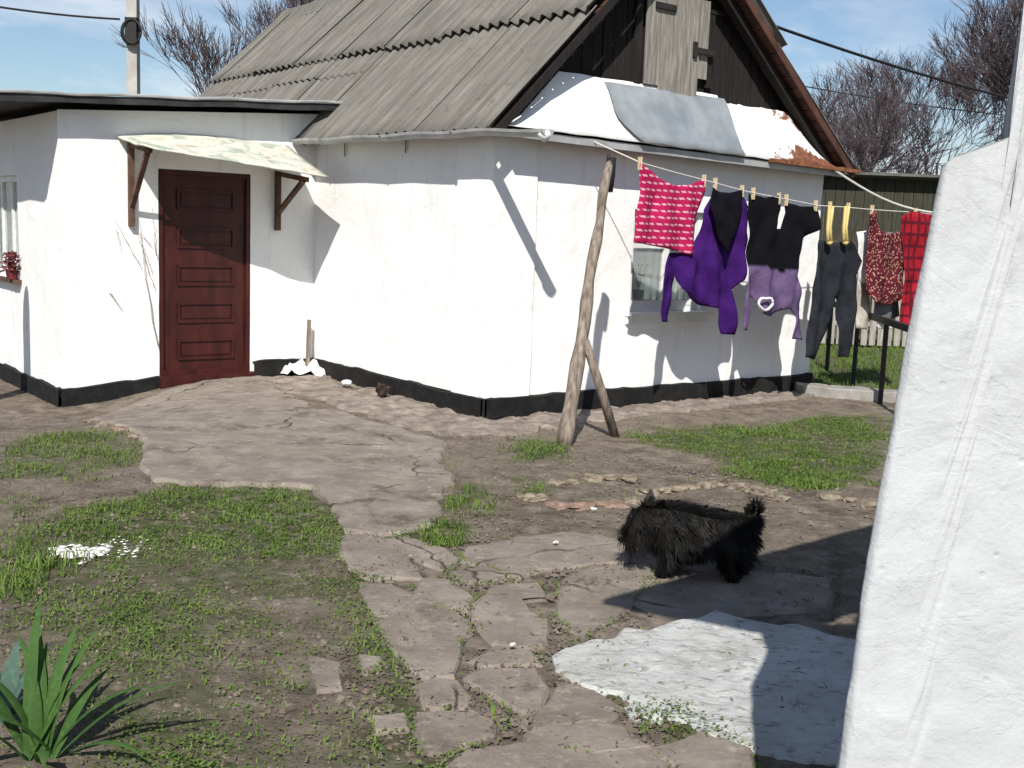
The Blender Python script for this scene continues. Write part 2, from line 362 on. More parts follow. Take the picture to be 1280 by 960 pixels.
# ------------------------------------------------------------------ ground
GRASS = [ # outline measured on the ground, blades per square metre, height, leafiness
 (gpoly([(455,590),(500,571),(552,572),(548,590),(500,601),(462,600)]), 900, .05, .3),
 (gpoly([(564,628),(575,612),(592,612),(600,630),(588,644),(568,642)]), 1500, .06, .2),
 (gpoly([(524,672),(536,655),(570,654),(584,668),(572,684),(534,684)]), 1700, .07, .2),
 (gpoly([(465,672),(500,655),(530,655),(520,672),(478,678)]), 700, .04, .4),
 (gpoly([(628,562),(650,550),(688,556),(694,572),(668,580),(640,574)]), 1300, .06, .8),
 (gpoly([(640,615),(652,602),(676,604),(680,616),(660,622)]), 900, .045, .4),
 (gpoly([(170,618),(240,606),(320,606),(382,604),(400,630),(428,672),(424,692),(385,694),(340,680),(260,672),(180,668),(90,672),(84,646)]), 900, .034, .5),
 (gpoly([(40,650),(400,640),(445,770),(330,760),(250,790),(150,830),(60,820),(0,780),(0,690)]), 620, .024, .45),
 (gpoly([(0,560),(60,545),(130,540),(182,556),(180,580),(110,600),(0,600)]), 600, .045, .4),
 (gpoly([(0,610),(40,640),(60,680),(0,700)]), 400, .045, .3),
 (gpoly([(0,690),(25,680),(35,740),(0,760)]), 1500, .09, .1),
 (gpoly([(100,760),(290,750),(330,800),(290,870),(330,1000),(120,1000),(60,860)]), 560, .026, .5),
 (gpoly([(250,770),(430,760),(440,900),(420,1000),(280,1000)]), 260, .022, .6),
 (gpoly([(130,1000),(200,900),(300,930),(360,1000)]), 900, .035, .85),
 (gpoly([(370,1000),(420,860),(440,740),(470,770),(490,850),(560,930),(560,1000)]), 650, .035, .8),
 (gpoly([(430,690),(470,780),(520,840),(500,880),(450,850),(410,760)]), 700, .04, .6),
 (gpoly([(480,1000),(500,945),(600,905),(640,905),(620,940),(560,985)]), 800, .04, .6),
 (gpoly([(586,870),(610,876),(640,905),(620,930),(600,910)]), 900, .04, .6),
 (gpoly([(520,690),(540,690),(570,725),(550,728),(525,705)]), 500, .035, .5),
 (gpoly([(466,722),(520,724),(522,738),(500,740),(470,730)]), 900, .035, .4),
 (gpoly([(650,750),(690,755),(720,800),(690,830),(680,850),(665,800)]), 350, .03, .7),
 (gpoly([(775,880),(860,885),(930,930),(900,970),(830,930),(790,900)]), 900, .035, .8),
 (gpoly([(800,545),(830,534),(930,534),(1010,522),(1100,520),(1105,566),(1100,606),(1000,610),(925,603),(905,575),(880,560),(820,556)]), 900, .030, .3),
 (gpoly([(940,600),(980,575),(1060,565),(1090,600),(1000,612)]), 900, .045, .2),
 (gpoly([(785,548),(820,538),(850,545),(820,556)]), 700, .05, .5),
 (gpoly([(880,640),(960,640),(980,660),(940,670)]), 150, .03, .7),
 (gpoly([(0,1000),(0,960),(100,970),(140,1000)]), 600, .035, .8),
]
BARE = [gpoly([(280,748),(330,740),(395,742),(402,765),(360,778),(290,772)]), gpoly([(330,860),(420,820),(430,900),(350,940)]), gpoly([(230,800),(330,810),(320,850),(250,850)])]
far_lawn = [H(4.6,-.35,0).to_tuple()[:2], (6.2,11.3), (13,17), (13,40), (3,40), H(4.6,4,0).to_tuple()[:2]]
JIT = [(0,0),(.06,.02),(-.05,.05),(.02,-.08),(-.04,-.04),(.09,.08),(-.10,.02)]
def warp(x, y):
    return x + (fbm(x, y, 2.2, 31)-.5)*.55 + (fbm(x, y, 8, 33)-.5)*.22, y + (fbm(x, y, 2.2, 57)-.5)*.60 + (fbm(x, y, 8, 58)-.5)*.28
def green(x, y):
    d = np.zeros(np.shape(x))
    wx, wy = warp(x, y)
    for poly, dens, h, l in GRASS:
        k = sum(inpoly(wx+a, wy+b, poly)*1. for a, b in JIT)/len(JIT)
        d = np.maximum(d, k*min(1, dens/900.))
    for poly in BARE: d = d*(1-.95*sum(inpoly(wx+a, wy+b, poly)*1. for a, b in JIT)/len(JIT))
    d = np.maximum(d, inpoly(x, y, far_lawn)*.9)
    return d
apron_px = [(108,502),(195,484),(325,469),(350,490),(400,513),(500,535),(560,553),(552,578),(560,600),(552,640),(540,664),(500,668),(432,668),(418,640),(396,610),(330,607),(250,607),(185,604),(180,575),(172,548),(135,522)]
patch_px = [(688,832),(712,812),(745,800),(800,786),(858,774),(900,769),(945,776),(1000,786),(1060,800),(1150,850),(1150,960),(1060,965),(960,950),(900,926),(850,906),(800,888),(742,858)]
bed_px = [(428,668),(520,672),(600,684),(660,672),(760,668),(830,690),(900,700),(1060,715),(1060,800),(940,790),(800,800),(700,830),(760,880),(850,915),(930,960),(1000,1060),(540,1060),(560,960),(520,890),(500,850),(460,790),(440,720)]
def shrink(pp, d):
    c = sum((Vector(p) for p in pp), Vector((0,0)))/len(pp); return [tuple(Vector(p)-(Vector(p)-c).normalized()*d) for p in pp]
SHEETS = [shrink(gpoly(q), .10) for q in (apron_px, patch_px)] + [shrink(gpoly(bed_px), .06)]
xs = np.concatenate([[-220,-110,-60,-32,-18,-11,-7.5,-6,-5.2], np.arange(-4.6, 4.6, .022), [4.8,5.2,5.6,6,6.5,7,8,9,10,12,15,20,32,60,110,220]])
ys = np.concatenate([[-60,-25,-10,-4,-1,.5,1.4,2], np.arange(2.3, 7.6, .022), np.arange(7.6, 12.4, .035), np.arange(12.6, 18, .3), [19,21,24,28,34,45,70,120,300]])
X, Y = np.meshgrid(xs, ys)
near = np.clip((6-np.abs(X))*2, 0, 1)*np.clip((13-Y)*2, 0, 1)*np.clip((Y-1)*2, 0, 1)
Zg = near*((fbm(X, Y, .8, 3)-.5)*.030 + (fbm(X, Y, 7, 9)-.5)*.020 + (fbm(X, Y, 20, 41)-.5)*.016) - .006 + terr(X, Y)
gr = green(X, Y); Zg += near*gr*.004
for pp in SHEETS: Zg -= .03*inpoly(X, Y, pp)
nx, ny = len(xs), len(ys)
idx = np.arange(nx*ny).reshape(ny, nx)
quads = np.stack([idx[:-1,:-1], idx[:-1,1:], idx[1:,1:], idx[1:,:-1]], -1).reshape(-1, 4)
ground = build('ground', (np.stack([X, Y, Zg], -1).reshape(-1, 3).tolist(), quads.tolist()), MAT['ground'], smooth=True, attrs={'green': gr.ravel()})
tag(ground, kind='structure')

# slabs and concrete sheets with a rough edge and some thickness
def ragged(poly, step=.08, amp=.02, seed=0):
    out = []; n = len(poly)
    for i in range(n):
        a = Vector(poly[i]); b = Vector(poly[(i+1) % n]); k = max(1, int((b-a).length/step))
        for j in range(k):
            p = a.lerp(b, j/k); q = p*6
            out.append(Vector((p.x + amp*mnoise.noise(Vector((q.x, q.y, seed))), p.y + amp*mnoise.noise(Vector((q.x, q.y, seed+9))))))
    return out
def slab_mesh(poly, z0, z1, step=.08, amp=.02, seed=0, lump=0., inner=.12, bev=.012, lscale=4):
    ring = ragged(poly, step, amp, seed); c = sum(ring, Vector((0,0)))/len(ring)
    n = len(ring); pts = [p for p in ring]
    ins = [p + (c-p).normalized()*bev for p in ring]
    xs_ = [p.x for p in ring]; ys_ = [p.y for p in ring]
    gx = np.arange(min(xs_), max(xs_), inner); gy = np.arange(min(ys_), max(ys_), inner)
    GX, GY = np.meshgrid(gx, gy); GX = GX + rng.uniform(-.02, .02, GX.shape)*inner*8; 
    shr = [p + (c-p).normalized()*(bev+.03) for p in ring]
    k = inpoly(GX, GY, [(p.x, p.y) for p in shr])
    allp = ins + [Vector((a, b)) for a, b in zip(GX[k], GY[k])]
    vv, ee, ff, *_ = delaunay_2d_cdt(allp, [(i, (i+1) % n) for i in range(n)], [], 1, 1e-5)
    V = []
    for p in vv:
        V.append((p.x, p.y, z1 + lump*mnoise.fractal(Vector((p.x*lscale, p.y*lscale, seed)), .7, 2., 4)))
    fc = [tuple(f) for f in ff]
    area = sum((V[f[0]][0]*V[f[1]][1]-V[f[1]][0]*V[f[0]][1]) + (V[f[1]][0]*V[f[2]][1]-V[f[2]][0]*V[f[1]][1]) + (V[f[2]][0]*V[f[0]][1]-V[f[0]][0]*V[f[2]][1]) for f in fc)
    if area < 0: fc = [f[::-1] for f in fc]
    base = len(V); up = []
    # rim rings made from nearest inset vertices
    mp = {(round(p.x,4), round(p.y,4)): i for i, p in enumerate(vv)}
    top = [mp.get((round(p.x,4), round(p.y,4))) for p in ins]
    for p, t in zip(ring, top):
        zt = V[t][2] if t is not None else z1
        V.append((p.x, p.y, zt-bev*.7)); V.append((p.x, p.y, z0))
    for i in range(n):
        j = (i+1) % n; a, b = base+2*i, base+2*j
        if top[i] is not None and top[j] is not None: fc.append((top[i], a, b, top[j]))
        fc.append((a, a+1, b+1, b))
    return V, fc

ZP = lambda p: (380+p[0]*.375, 600+p[1]*.375)
slabs_zoom = [
 [(130,190),(200,180),(260,220),(340,260),(400,325),(230,325),(150,300),(120,240)],
 [(170,338),(300,350),(390,400),(540,470),(550,510),(508,540),(503,650),(410,655),(350,625),(300,570),(220,440)],
 [(392,336),(480,340),(562,400),(545,430),(470,430),(377,387)],
 [(255,205),(340,190),(470,230),(512,260),(480,302),(390,270)],
 [(500,308),(600,288),(662,320),(602,345),(520,340)],
 [(572,420),(640,350),(780,350),(800,395),(720,402),(800,470),(810,550),(760,560),(640,543),(590,490)],
 [(560,600),(640,558),(760,572),(780,612),(600,620)],
 [(545,660),(610,630),(760,635),(800,690),(788,760),(720,770),(640,720),(550,680)],
 [(370,690),(440,662),(510,670),(550,730),(530,758),(410,750)],
 [(380,782),(560,775),(633,810),(620,850),(460,913),(400,905),(380,850)],
 [(800,765),(860,680),(960,700),(1058,760),(1010,798),(762,828)],
 [(742,842),(960,810),(1050,820),(1138,880),(960,908),(740,882)],
 [(490,945),(560,900),(720,885),(960,922),(1140,900),(1230,970),(1250,1090),(450,1090)],
 [(232,800),(320,790),(330,830),(242,842)], [(180,590),(258,590),(250,630),(202,640)], [(12,592),(118,620),(118,690),(42,700)],
 [(862,330),(960,292),(1130,282),(1178,320),(1100,400),(1000,478),(922,528),(852,450)],
 [(700,200),(860,180),(1000,190),(1080,230),(1060,275),(940,285),(800,300),(700,260)],
 [(540,230),(690,205),(690,262),(780,305),(690,330),(620,285),(530,270)],
 [(1160,330),(1330,300),(1600,310),(1750,330),(1740,430),(1500,440),(1330,470),(1180,440),(1110,405)],
 [(1180,900),(1330,850),(1480,900),(1500,1000),(1290,1010)],
]
def grow(pl, d):
    c = sum((Vector(p) for p in pl), Vector((0,0)))/len(pl); return [tuple(Vector(p)+(Vector(p)-c).normalized()*d) for p in pl]
pm = MB()
for i, s in enumerate(slabs_zoom):
    pl = [p[:2] for p in [gnd(*ZP(q)).to_tuple() for q in s]]
    pm.add(*slab_mesh(grow(pl, .022), -.03, .004+.006*random.random() - (.006 if i in (16, 19) else 0), .035, .022, i*3.3, .006, .05, .016, 6))
bed = slab_mesh(gpoly(bed_px), -.06, -.013, .05, .05, 6.6, .010, .05, .02, 7)
path_bed = tag(build('path_bed', bed, simple('packed_dirt', (.070,.055,.043), (.19,.157,.128), 9, 1, 30, .8, .01)), kind='structure')
path = tag(pm.build('path', MAT['slab'], smooth=False), kind='structure')

apron_px = [(108,502),(195,484),(325,469),(350,490),(400,513),(500,535),(560,553),(552,578),(560,600),(552,640),(540,664),(500,668),(432,668),(418,640),(396,610),(330,607),(250,607),(185,604),(180,575),(172,548),(135,522)]
apron = tag(build('concrete_apron', drape(slab_mesh(gpoly(apron_px), -.06, .018, .05, .07, 4.4, .012, .07, .03, 2.5)), MAT['concrete'], smooth=False), kind='structure')
strip_poly = [H(-.95,2.98,0), H(-.03,2.98,0), H(-.04,.0,0), H(0,-.04,0), H(4.7,-.04,0), H(4.75,-.32,0), H(3.3,-.42,0), H(1.6,-.5,0), H(.6,-.55,0), H(-.2,-.70,0), H(-.75,-.45,0), H(-.85,.5,0), H(-.75,1.6,0), H(-.95,2.3,0)]
strip = tag(build('concrete_strip', slab_mesh([p.to_tuple()[:2] for p in strip_poly], -.04, .012, .05, .10, 8.1, .030, .045, .03, 5), MAT['strip'], smooth=False), kind='structure')
patch_px = [(688,832),(712,812),(745,800),(800,786),(858,774),(900,769),(945,776),(1000,786),(1060,800),(1150,850),(1150,960),(1060,965),(960,950),(900,926),(850,906),(800,888),(742,858)]
patch = tag(build('lime_washed_cement', slab_mesh(gpoly(patch_px), -.05, .012, .022, .085, 2.7, .009, .024, .02, 8), MAT['limepatch'], smooth=False), kind='structure')
kb = MB(); a = gnd(1004,494); b_ = gnd(1135,505)
kb.add(*slab_mesh([p.to_tuple()[:2] for p in (a, b_, b_+Vector((.03,.28,0)), a+Vector((-.03,.28,0)))], -.05, .10, .1, .03, 3, .01, .1, .015))
tag(kb.build('kerb', MAT['kerb']), kind='structure')

# ------------------------------------------------------------------ grass
def scatter():
    V = []; Fc = []; W = []
    covers = [s for s in slabs_zoom]
    covers = [[gnd(*ZP(q)).to_tuple()[:2] for q in s] for s in slabs_zoom] + [gpoly(apron_px)]
    batches = list(GRASS) + [(far_lawn[:2]+[(9,14.5),(9,18),(3,18),far_lawn[5]], 200, .08, .1),
        ([(-3.2,3),(.3,3),(.6,5),(2.5,7.5),(2.5,8.3),(-.3,7.6),(-3.2,8.2)], 40, .03, .8)]
    for poly, dens, h, leaf in batches:
        x0, x1 = min(p[0] for p in poly)-.1, max(p[0] for p in poly)+.1; y0, y1 = min(p[1] for p in poly)-.1, max(p[1] for p in poly)+.1
        n = int((x1-x0)*(y1-y0)*dens*8.5); n = min(n, 120000)
        x = rng.uniform(x0, x1, n); y = rng.uniform(y0, y1, n)
        wx, wy = warp(x, y); ex = max(x1-x0, y1-y0); jj = .09 if ex > .8 else .03; wx = wx+rng.normal(0, jj, n); wy = wy+rng.normal(0, jj, n)
        if ex <= .8: wx = x+rng.normal(0, .03, n); wy = y+rng.normal(0, .03, n)
        keep = inpoly(wx, wy, poly) & (.55*fbm(x, y, 4, 77) + .45*fbm(x, y, 13, 78) + rng.uniform(-.10, .10, n) > .485)
        for bp in BARE: keep &= ~(inpoly(wx, wy, bp) & (rng.random(n) < .93))
        for cpoly in covers: keep &= ~(inpoly(x, y, cpoly) & (rng.random(n) < (.35 if ex <= .8 and y0 > 5 else .97)))
        for px_, py_, pz_ in zip(x[keep], y[keep], terr(x[keep], y[keep])):
            p = Vector((px_, py_, pz_-.004)); a = random.uniform(0, 6.283); s = random.uniform(.5, 1.25)
            if random.random() > leaf:
                hh = h*s*.72; w = .0022+.0022*random.random(); ln = random.uniform(.25, 1.3)*hh
                d = Vector((math.cos(a), math.sin(a), 0)); sd = Vector((-d.y, d.x, 0))*w
                k = len(V); V += [p-sd, p+sd, p+d*ln*.4+Z*hh*.65+sd*.7, p+d*ln*.4+Z*hh*.65-sd*.7, p+d*ln+Z*hh]
                Fc += [(k, k+1, k+2, k+3), (k+3, k+2, k+4)]
            else:
                r = (.003+.006*random.random())*(1.0+.3*s); q = p + Z*(.008+random.random()*h*.8)
                d = Vector((math.cos(a), math.sin(a), random.uniform(-.3, .6))); sd = d.cross(Z).normalized()*r*.55
                k = len(V); V += [q, q+d*r*.6+sd, q+d*r*1.5, q+d*r*.6-sd]; Fc += [(k, k+1, k+2, k+3)]
    for i_, cpoly in enumerate(covers[:len(slabs_zoom)]):     # weeds in the joints between the slabs
        ring = ragged(grow(cpoly, .02), .022, .015, i_*3.3)
        for q in ring:
            if vnoise(q.x*5, q.y*5, 11)+random.uniform(-.15,.15) < .52: continue
            for j in range(random.randint(2, 6)):
                a = random.uniform(0, 6.283); d = Vector((math.cos(a), math.sin(a), random.uniform(-.1,.8))); p = Vector((q.x+random.gauss(0,.012), q.y+random.gauss(0,.012), .006)); k = len(V)
                r = random.uniform(.004,.010); sd = d.cross(Z).normalized()*r*.5
                V += [p, p+d*r*.7+sd, p+d*r*1.8, p+d*r*.7-sd]; Fc.append((k,k+1,k+2,k+3))
    return V, Fc
tag(build('grass', scatter(), MAT['grass']), kind='stuff')

pb = MB()
for i in range(210):
    if i < 130: x, y = random.uniform(-2.6, 1.9), random.uniform(3.0, 8.0)
    else: p = gnd(random.choice([random.gauss(700, 40), random.gauss(560, 90), random.gauss(860, 60)]), random.gauss(640, 30)); x, y = p.x, p.y
    r = random.choice([.004, .005, .007, .010])
    pb.lump((x, y, r*.3+.004), r*random.uniform(.8, 1.6), r, r*.6, .3, i, 1)
tag(pb.build('pebbles', MAT['stone'], smooth=True), kind='stuff')

def crumbs():
    V = []; Fc = []; cl = []
    spots = [(gpoly([(0,520),(1100,520),(1100,660),(0,660)]), 1500), (gpoly([(0,640),(720,640),(720,1000),(0,1000)]), 3200), (gpoly([(430,680),(760,690),(900,1000),(430,1000)]), 1600),
             (gpoly([(330,470),(420,500),(620,545),(560,575),(440,540),(330,500)]), 700), (gpoly([(560,540),(1000,600),(960,640),(640,640)]), 1100), (gpoly([(690,690),(1060,690),(1060,960),(800,960)]), 380)]
    for poly, n in spots:
        x0, x1 = min(p[0] for p in poly), max(p[0] for p in poly); y0, y1 = min(p[1] for p in poly), max(p[1] for p in poly)
        x = rng.uniform(x0, x1, n*4); y = rng.uniform(y0, y1, n*4); k = inpoly(x, y, poly) & (fbm(x, y, 5, 91) > .45)
        for a, b in list(zip(x[k], y[k]))[:n]:
            r = random.choice([.003,.003,.004,.004,.005,.006,.007,.010]); q = Vector((a, b, float(terr(a, b))+.003)); i0 = len(V)
            an = random.uniform(0, 6.28)
            K = 6; rr = [r*random.uniform(.6,1.5) for j in range(K)]; sx_ = random.uniform(.6,1.5)
            for j in range(K): V.append(q+Vector((math.cos(an+j*1.047)*rr[j]*sx_, math.sin(an+j*1.047)*rr[j], -r*.4)))
            for j in range(K): V.append(q+Vector((math.cos(an+j*1.047+.2)*rr[j]*sx_*.66, math.sin(an+j*1.047+.2)*rr[j]*.66, r*random.uniform(.25,.75))))
            Fc += [(i0+j,i0+(j+1)%K,i0+K+(j+1)%K,i0+K+j) for j in range(K)]+[tuple(i0+K+j for j in range(K))]
    for i in range(1500):   # dry straw and leaf flakes
        a, b = random.uniform(-2.6, 1.2), random.uniform(3, 7.5)
        if vnoise(a*3, b*3, 5) < .45: continue
        an = random.uniform(0, 6.28); L = random.uniform(.01,.04); w_ = random.uniform(.0015,.005); d = Vector((math.cos(an), math.sin(an), random.uniform(0,.25))); sd = Vector((-d.y, d.x, 0))*w_
        q = Vector((a, b, float(terr(a, b))+.010)); i0 = len(V); V += [q-sd, q+sd, q+d*L+sd*.5, q+d*L-sd*.5]; Fc.append((i0,i0+1,i0+2,i0+3))
    return V, Fc
MAT['crumb'] = simple('soil_crumb', (.06,.046,.036), (.225,.185,.148), 5, 1, lo=.3, hi=.7)
tag(build('soil_crumbs', crumbs(), MAT['crumb']), kind='stuff')
# rubble edging stones
ed = [(655,622,'s'),(676,626,'s'),(697,630,'b'),(718,632,'b'),(741,633,'b'),(764,632,'b'),(784,628,'s'),(803,616,'s'),(822,613,'s'),(841,610,'s'),(860,609,'s'),(880,606,'s'),(901,606,'s'),(922,607,'s'),(943,611,'s'),(962,616,'s'),(978,622,'s'),
      (690,604,'s'),(714,601,'s'),(738,599,'s'),(762,600,'s'),(785,600,'s'),(1035,621,'s'),(1058,624,'s'),(1082,629,'s'),(120,512,'s'),(133,526,'s'),(150,536,'b'),(166,546,'s')]
for i, (x, y, k) in enumerate(ed):
    p = gnd(x, y); s = random.uniform(.8, 1.2)
    mb = MB().lump((p.x+random.uniform(-.03,.03), p.y+random.uniform(-.05,.05), -.004+float(terr(p.x,p.y))), .075*s, .055*s, .026*s, .42, i+2, 3)
    o = mb.build('edging_stone', MAT['brick' if k == 'b' else 'stone'], origin=(p.x, p.y, 0))
    if y < 560: tag(o, 'rubble stone edging the left side of the concrete apron by the door', 'stone', 'rubble stones along the apron edge')
    elif k == 'b': tag(o, 'reddish brick piece in the broken row just left of the black dog', 'stone', 'reddish brick pieces in the edging')
    elif x > 1020: tag(o, 'pale stone set in the grass edge beside the near white wall', 'stone', 'pale stones beside the near white wall')
    else: tag(o, 'pale yellowish stone in the curved row behind the black dog', 'stone', 'pale stones of the curved edging')

# ------------------------------------------------------------------ house
house = thing('house', 'whitewashed cottage with grey corrugated roof, black plinth and maroon door', 'house', H(0,0,0))
def lumpy(p, amp=.008, s=2.2): 
    q = p*s; w = mnoise.noise_vector(q)*amp + mnoise.noise_vector(q*4.3)*amp*.35
    return p + Vector((w.x, w.y, w.z*.3))
def wall_mesh(outline, z0, z1, holes={}, cell=.09, amp=.008, close_top=False, s=2.2):
    """outline: list of (g,m); holes: {side index: [(u0,u1,z0,z1,depth)]} with u in metres from the side's start."""
    mb = MB(); n = len(outline)
    for i in range(n):
        a = outline[i]; b = outline[(i+1) % n]; L = math.hypot(b[0]-a[0], b[1]-a[1])
        nrm = Vector((b[1]-a[1], -(b[0]-a[0])))/L
        us = {0., L}; zs = {z0, z1}
        for hz in holes.get(i, []): us |= {hz[0], hz[1]}; zs |= {max(z0, hz[2]), hz[3]}
        def fill(s_):
            s_ = sorted(s_); o = []
            for p, q in zip(s_[:-1], s_[1:]):
                k = max(1, int((q-p)/cell)); o += [p+(q-p)*j/k for j in range(k)]
            return o + [s_[-1]]
        us = fill(us); zs = fill(zs); V = []
        def P(u, z, d=0): 
            t = u/L; return lumpy(H(a[0]+(b[0]-a[0])*t - nrm.x*d, a[1]+(b[1]-a[1])*t - nrm.y*d, z), amp, s)
        V = [P(u, z) for z in zs for u in us]; Fc = []; nu = len(us)
        for r in range(len(zs)-1):
            for c in range(nu-1):
                uc, zc = (us[c]+us[c+1])/2, (zs[r]+zs[r+1])/2
                if any(h[0] < uc < h[1] and h[2] < zc < h[3] for h in holes.get(i, [])): continue
                Fc.append((r*nu+c, r*nu+c+1, (r+1)*nu+c+1, (r+1)*nu+c))
        mb.add(V, Fc)
        for h in holes.get(i, []):
            u0, u1, h0, h1, d = h; h0 = max(h0, z0)
            for (p, q) in (((u0,h0),(u1,h0)), ((u1,h0),(u1,h1)), ((u1,h1),(u0,h1)), ((u0,h1),(u0,h0))):
                k = 10; vs = []
                for j in range(k+1): 
                    u = p[0]+(q[0]-p[0])*j/k; z = p[1]+(q[1]-p[1])*j/k; vs += [P(u, z), P(u, z, d)]
                mb.add(vs, [(2*j, 2*j+2, 2*j+3, 2*j+1) for j in range(k)])
    return mb
PI_ = .028
main_out = [(0,7.2),(0,.46),(-PI_,.45),(-PI_,.0),(-PI_+.012,-PI_+.012-.012),(.0,-PI_),(.45,-PI_),(.46,0),(4.31,0),(4.31,7.2)]
win = (1.15, 2.10, .86, 1.80, .12)     # measured along the gable side from g=.46
WALL0 = .165
wm = wall_mesh(main_out, WALL0, 2.36, {7: [win]})
wall = wm.build('wall', MAT['white'], house)
wing_out = [(-2.54,6.9),(-2.54,3.025),(0.02,3.025),(0.02,6.9)]
ww = wall_mesh(wing_out, -.10, 2.46, {1: [(.90,1.83,-.10,2.015,.07)], 0: [(1.25,2.50,.90,1.92,.10)]})
# sloping top of the wing wall under its roof
ww.add([H(-2.54,3.025,2.459),H(.02,3.025,2.459),H(.02,3.025,2.66),H(-2.54,3.025,2.47)], [(0,1,2,3)])
wing = ww.build('wing_wall', MAT['white'], house)
def plinth(outl, ztop=None):
    mb = MB(); n = len(outl)
    for i in range(n-1):
        a, b = Vector(outl[i]), Vector(outl[i+1]); k = max(1, int((b-a).length/.07))
        rows = []
        for j in range(k+1):
            p = a.lerp(b, j/k); t = H(p.x, p.y, 0); zt = ztop(p.x, p.y) if ztop else WALL0
            w = mnoise.noise(t*5)*.016 + mnoise.noise(t*1.7)*.018 + mnoise.noise(t*14)*.007; e = mnoise.noise(t*3.3)*.010
            nrm = (H(b.y-a.y, -(b.x-a.x), 0)-C0).normalized()
            rows.append([t+nrm*(e+.03)-Z*.3, t+nrm*(e+.022)+Z*(zt+w), t-nrm*.10+Z*(zt+w+.01)])
        mb.add([q for r in rows for q in r], [f for j in range(k) for f in ((3*j,3*j+3,3*j+4,3*j+1), (3*j+1,3*j+4,3*j+5,3*j+2))])
    return mb
pb_ = plinth([(0,3.0),(-.03,.45),(-.045,-.03),(-.03,-.045),(.45,-.035),(4.335,-.02),(4.335,2.5)])
pb_.build('plinth', MAT['bitumen'], house)
wz = lambda g_, m_: .062-.085*min(1, max(0, (-1.64-g_)/.9))
pw = plinth([(-2.56,6.9),(-2.56,3.0),(-1.66,3.0)], wz); q_ = plinth([(-.69,3.0),(-.02,3.0)]); pw.add(q_.v, q_.f)
pw.build('plinth', MAT['bitumen'], house)

# corrugated slopes
RIDGE = (1.86, 4.42)
def corr(eave, s0, s1, m0, m1, lift0, lift1, seed, pitch=.15, amp=.026, sheet=1.05, gap=.0):
    """rows of wavy sheets running along m; returns mesh data"""
    mb = MB(); d = Vector((RIDGE[0]-eave[0], RIDGE[1]-eave[1])); L = d.length; d /= L
    nr = Vector((-d.y, d.x)); 
    if nr.y < 0: nr = -nr
    rd = random.Random(seed); m = m0; si = 0
    while m < m1-.02:
        me = min(m1, m+sheet); off = rd.uniform(-.022, .022); tilt = rd.uniform(-.007, .007); extra = .012*(si % 2) + rd.uniform(0, .004)
        nm = int((me-m)/.0125)+1; rows = 7; V = []
        for r in range(rows+1):
            t = r/rows; s = (s0+off)*(1-t)+s1*t
            lf = lift0*(1-t)+lift1*t+extra
            for c in range(nm+1):
                mm = m+(me-m+.03)*c/nm
                wv = amp*math.sin(2*math.pi*mm/pitch)
                wig = .006*mnoise.noise(Vector((mm*.9, s*1.2, seed)))
                k = lf+wv+wig; e = .006*mnoise.noise(Vector((mm*14, seed*2., 0))) if r == 0 else 0
                p = Vector(eave)+d*(s+e)+nr*k
                V.append(H(p.x, mm+tilt*s*3, p.y))
        n0 = len(V); V2 = []
        for p_ in V: V2.append(p_ - (G*nr.x+Z*nr.y)*.008)
        W = nm+1; Fc = []
        for r in range(rows):
            for c in range(nm):
                q = (r*W+c, r*W+c+1, (r+1)*W+c+1, (r+1)*W+c)
                Fc.append(q); Fc.append(tuple(n0+i for i in q[::-1]))
        for c in range(nm): Fc.append((c, n0+c, n0+c+1, c+1))
        for r in range(rows): Fc.append((r*W, (r+1)*W, n0+(r+1)*W, n0+r*W)); Fc.append((r*W+nm, n0+r*W+nm, n0+(r+1)*W+nm, (r+1)*W+nm))
        mb.add(V+V2, Fc); m = me; si += 1
    return mb
LE = (-.20, 2.352); RE = (4.46, 2.285)
ll = math.hypot(RIDGE[0]-LE[0], RIDGE[1]-LE[1])
rf = corr(LE, -.03, 1.47, -.27, 3.0, .03, .02, 3)
q_ = corr(LE, 1.06, 1.47, 3.0, 7.42, .03, .02, 13); rf.add(q_.v, q_.f)
q_ = corr(LE, .30, 1.06, 3.0, 7.42, .025, .02, 14); rf.add(q_.v, q_.f)
q_ = corr(LE, 1.40, ll+.02, -.27, 7.42, .068, .03, 5); rf.add(q_.v, q_.f)
lr = math.hypot(RIDGE[0]-RE[0], RIDGE[1]-RE[1])
q_ = corr(RE, -.03, 1.75, -.27, 7.42, .03, .02, 6); rf.add(q_.v, q_.f)
q_ = corr(RE, 1.68, lr, -.27, 7.42, .060, .03, 7); rf.add(q_.v, q_.f)
roof = rf.build('roof', MAT['asbestos'], house, smooth=True)
cap = MB()
for k in range(9):
    m0 = -.28+k*.86; pts = [(RIDGE[0]-.20, RIDGE[1]-.135), (RIDGE[0]-.03, RIDGE[1]+.075), (RIDGE[0]+.03, RIDGE[1]+.075), (RIDGE[0]+.22, RIDGE[1]-.095)]
    V = [H(p[0], m0+dm, p[1]+.012*(k % 2)) for dm in (0, .90) for p in pts]; V += [v-Z*.012 for v in V]
    cap.add(V, [(0,1,5,4),(1,2,6,5),(2,3,7,6),(8,12,13,9),(9,13,14,10),(10,14,15,11),(0,8,9,1),(1,9,10,2),(2,10,11,3)])
cap.build('ridge_cap', MAT['asbestos'], roof)
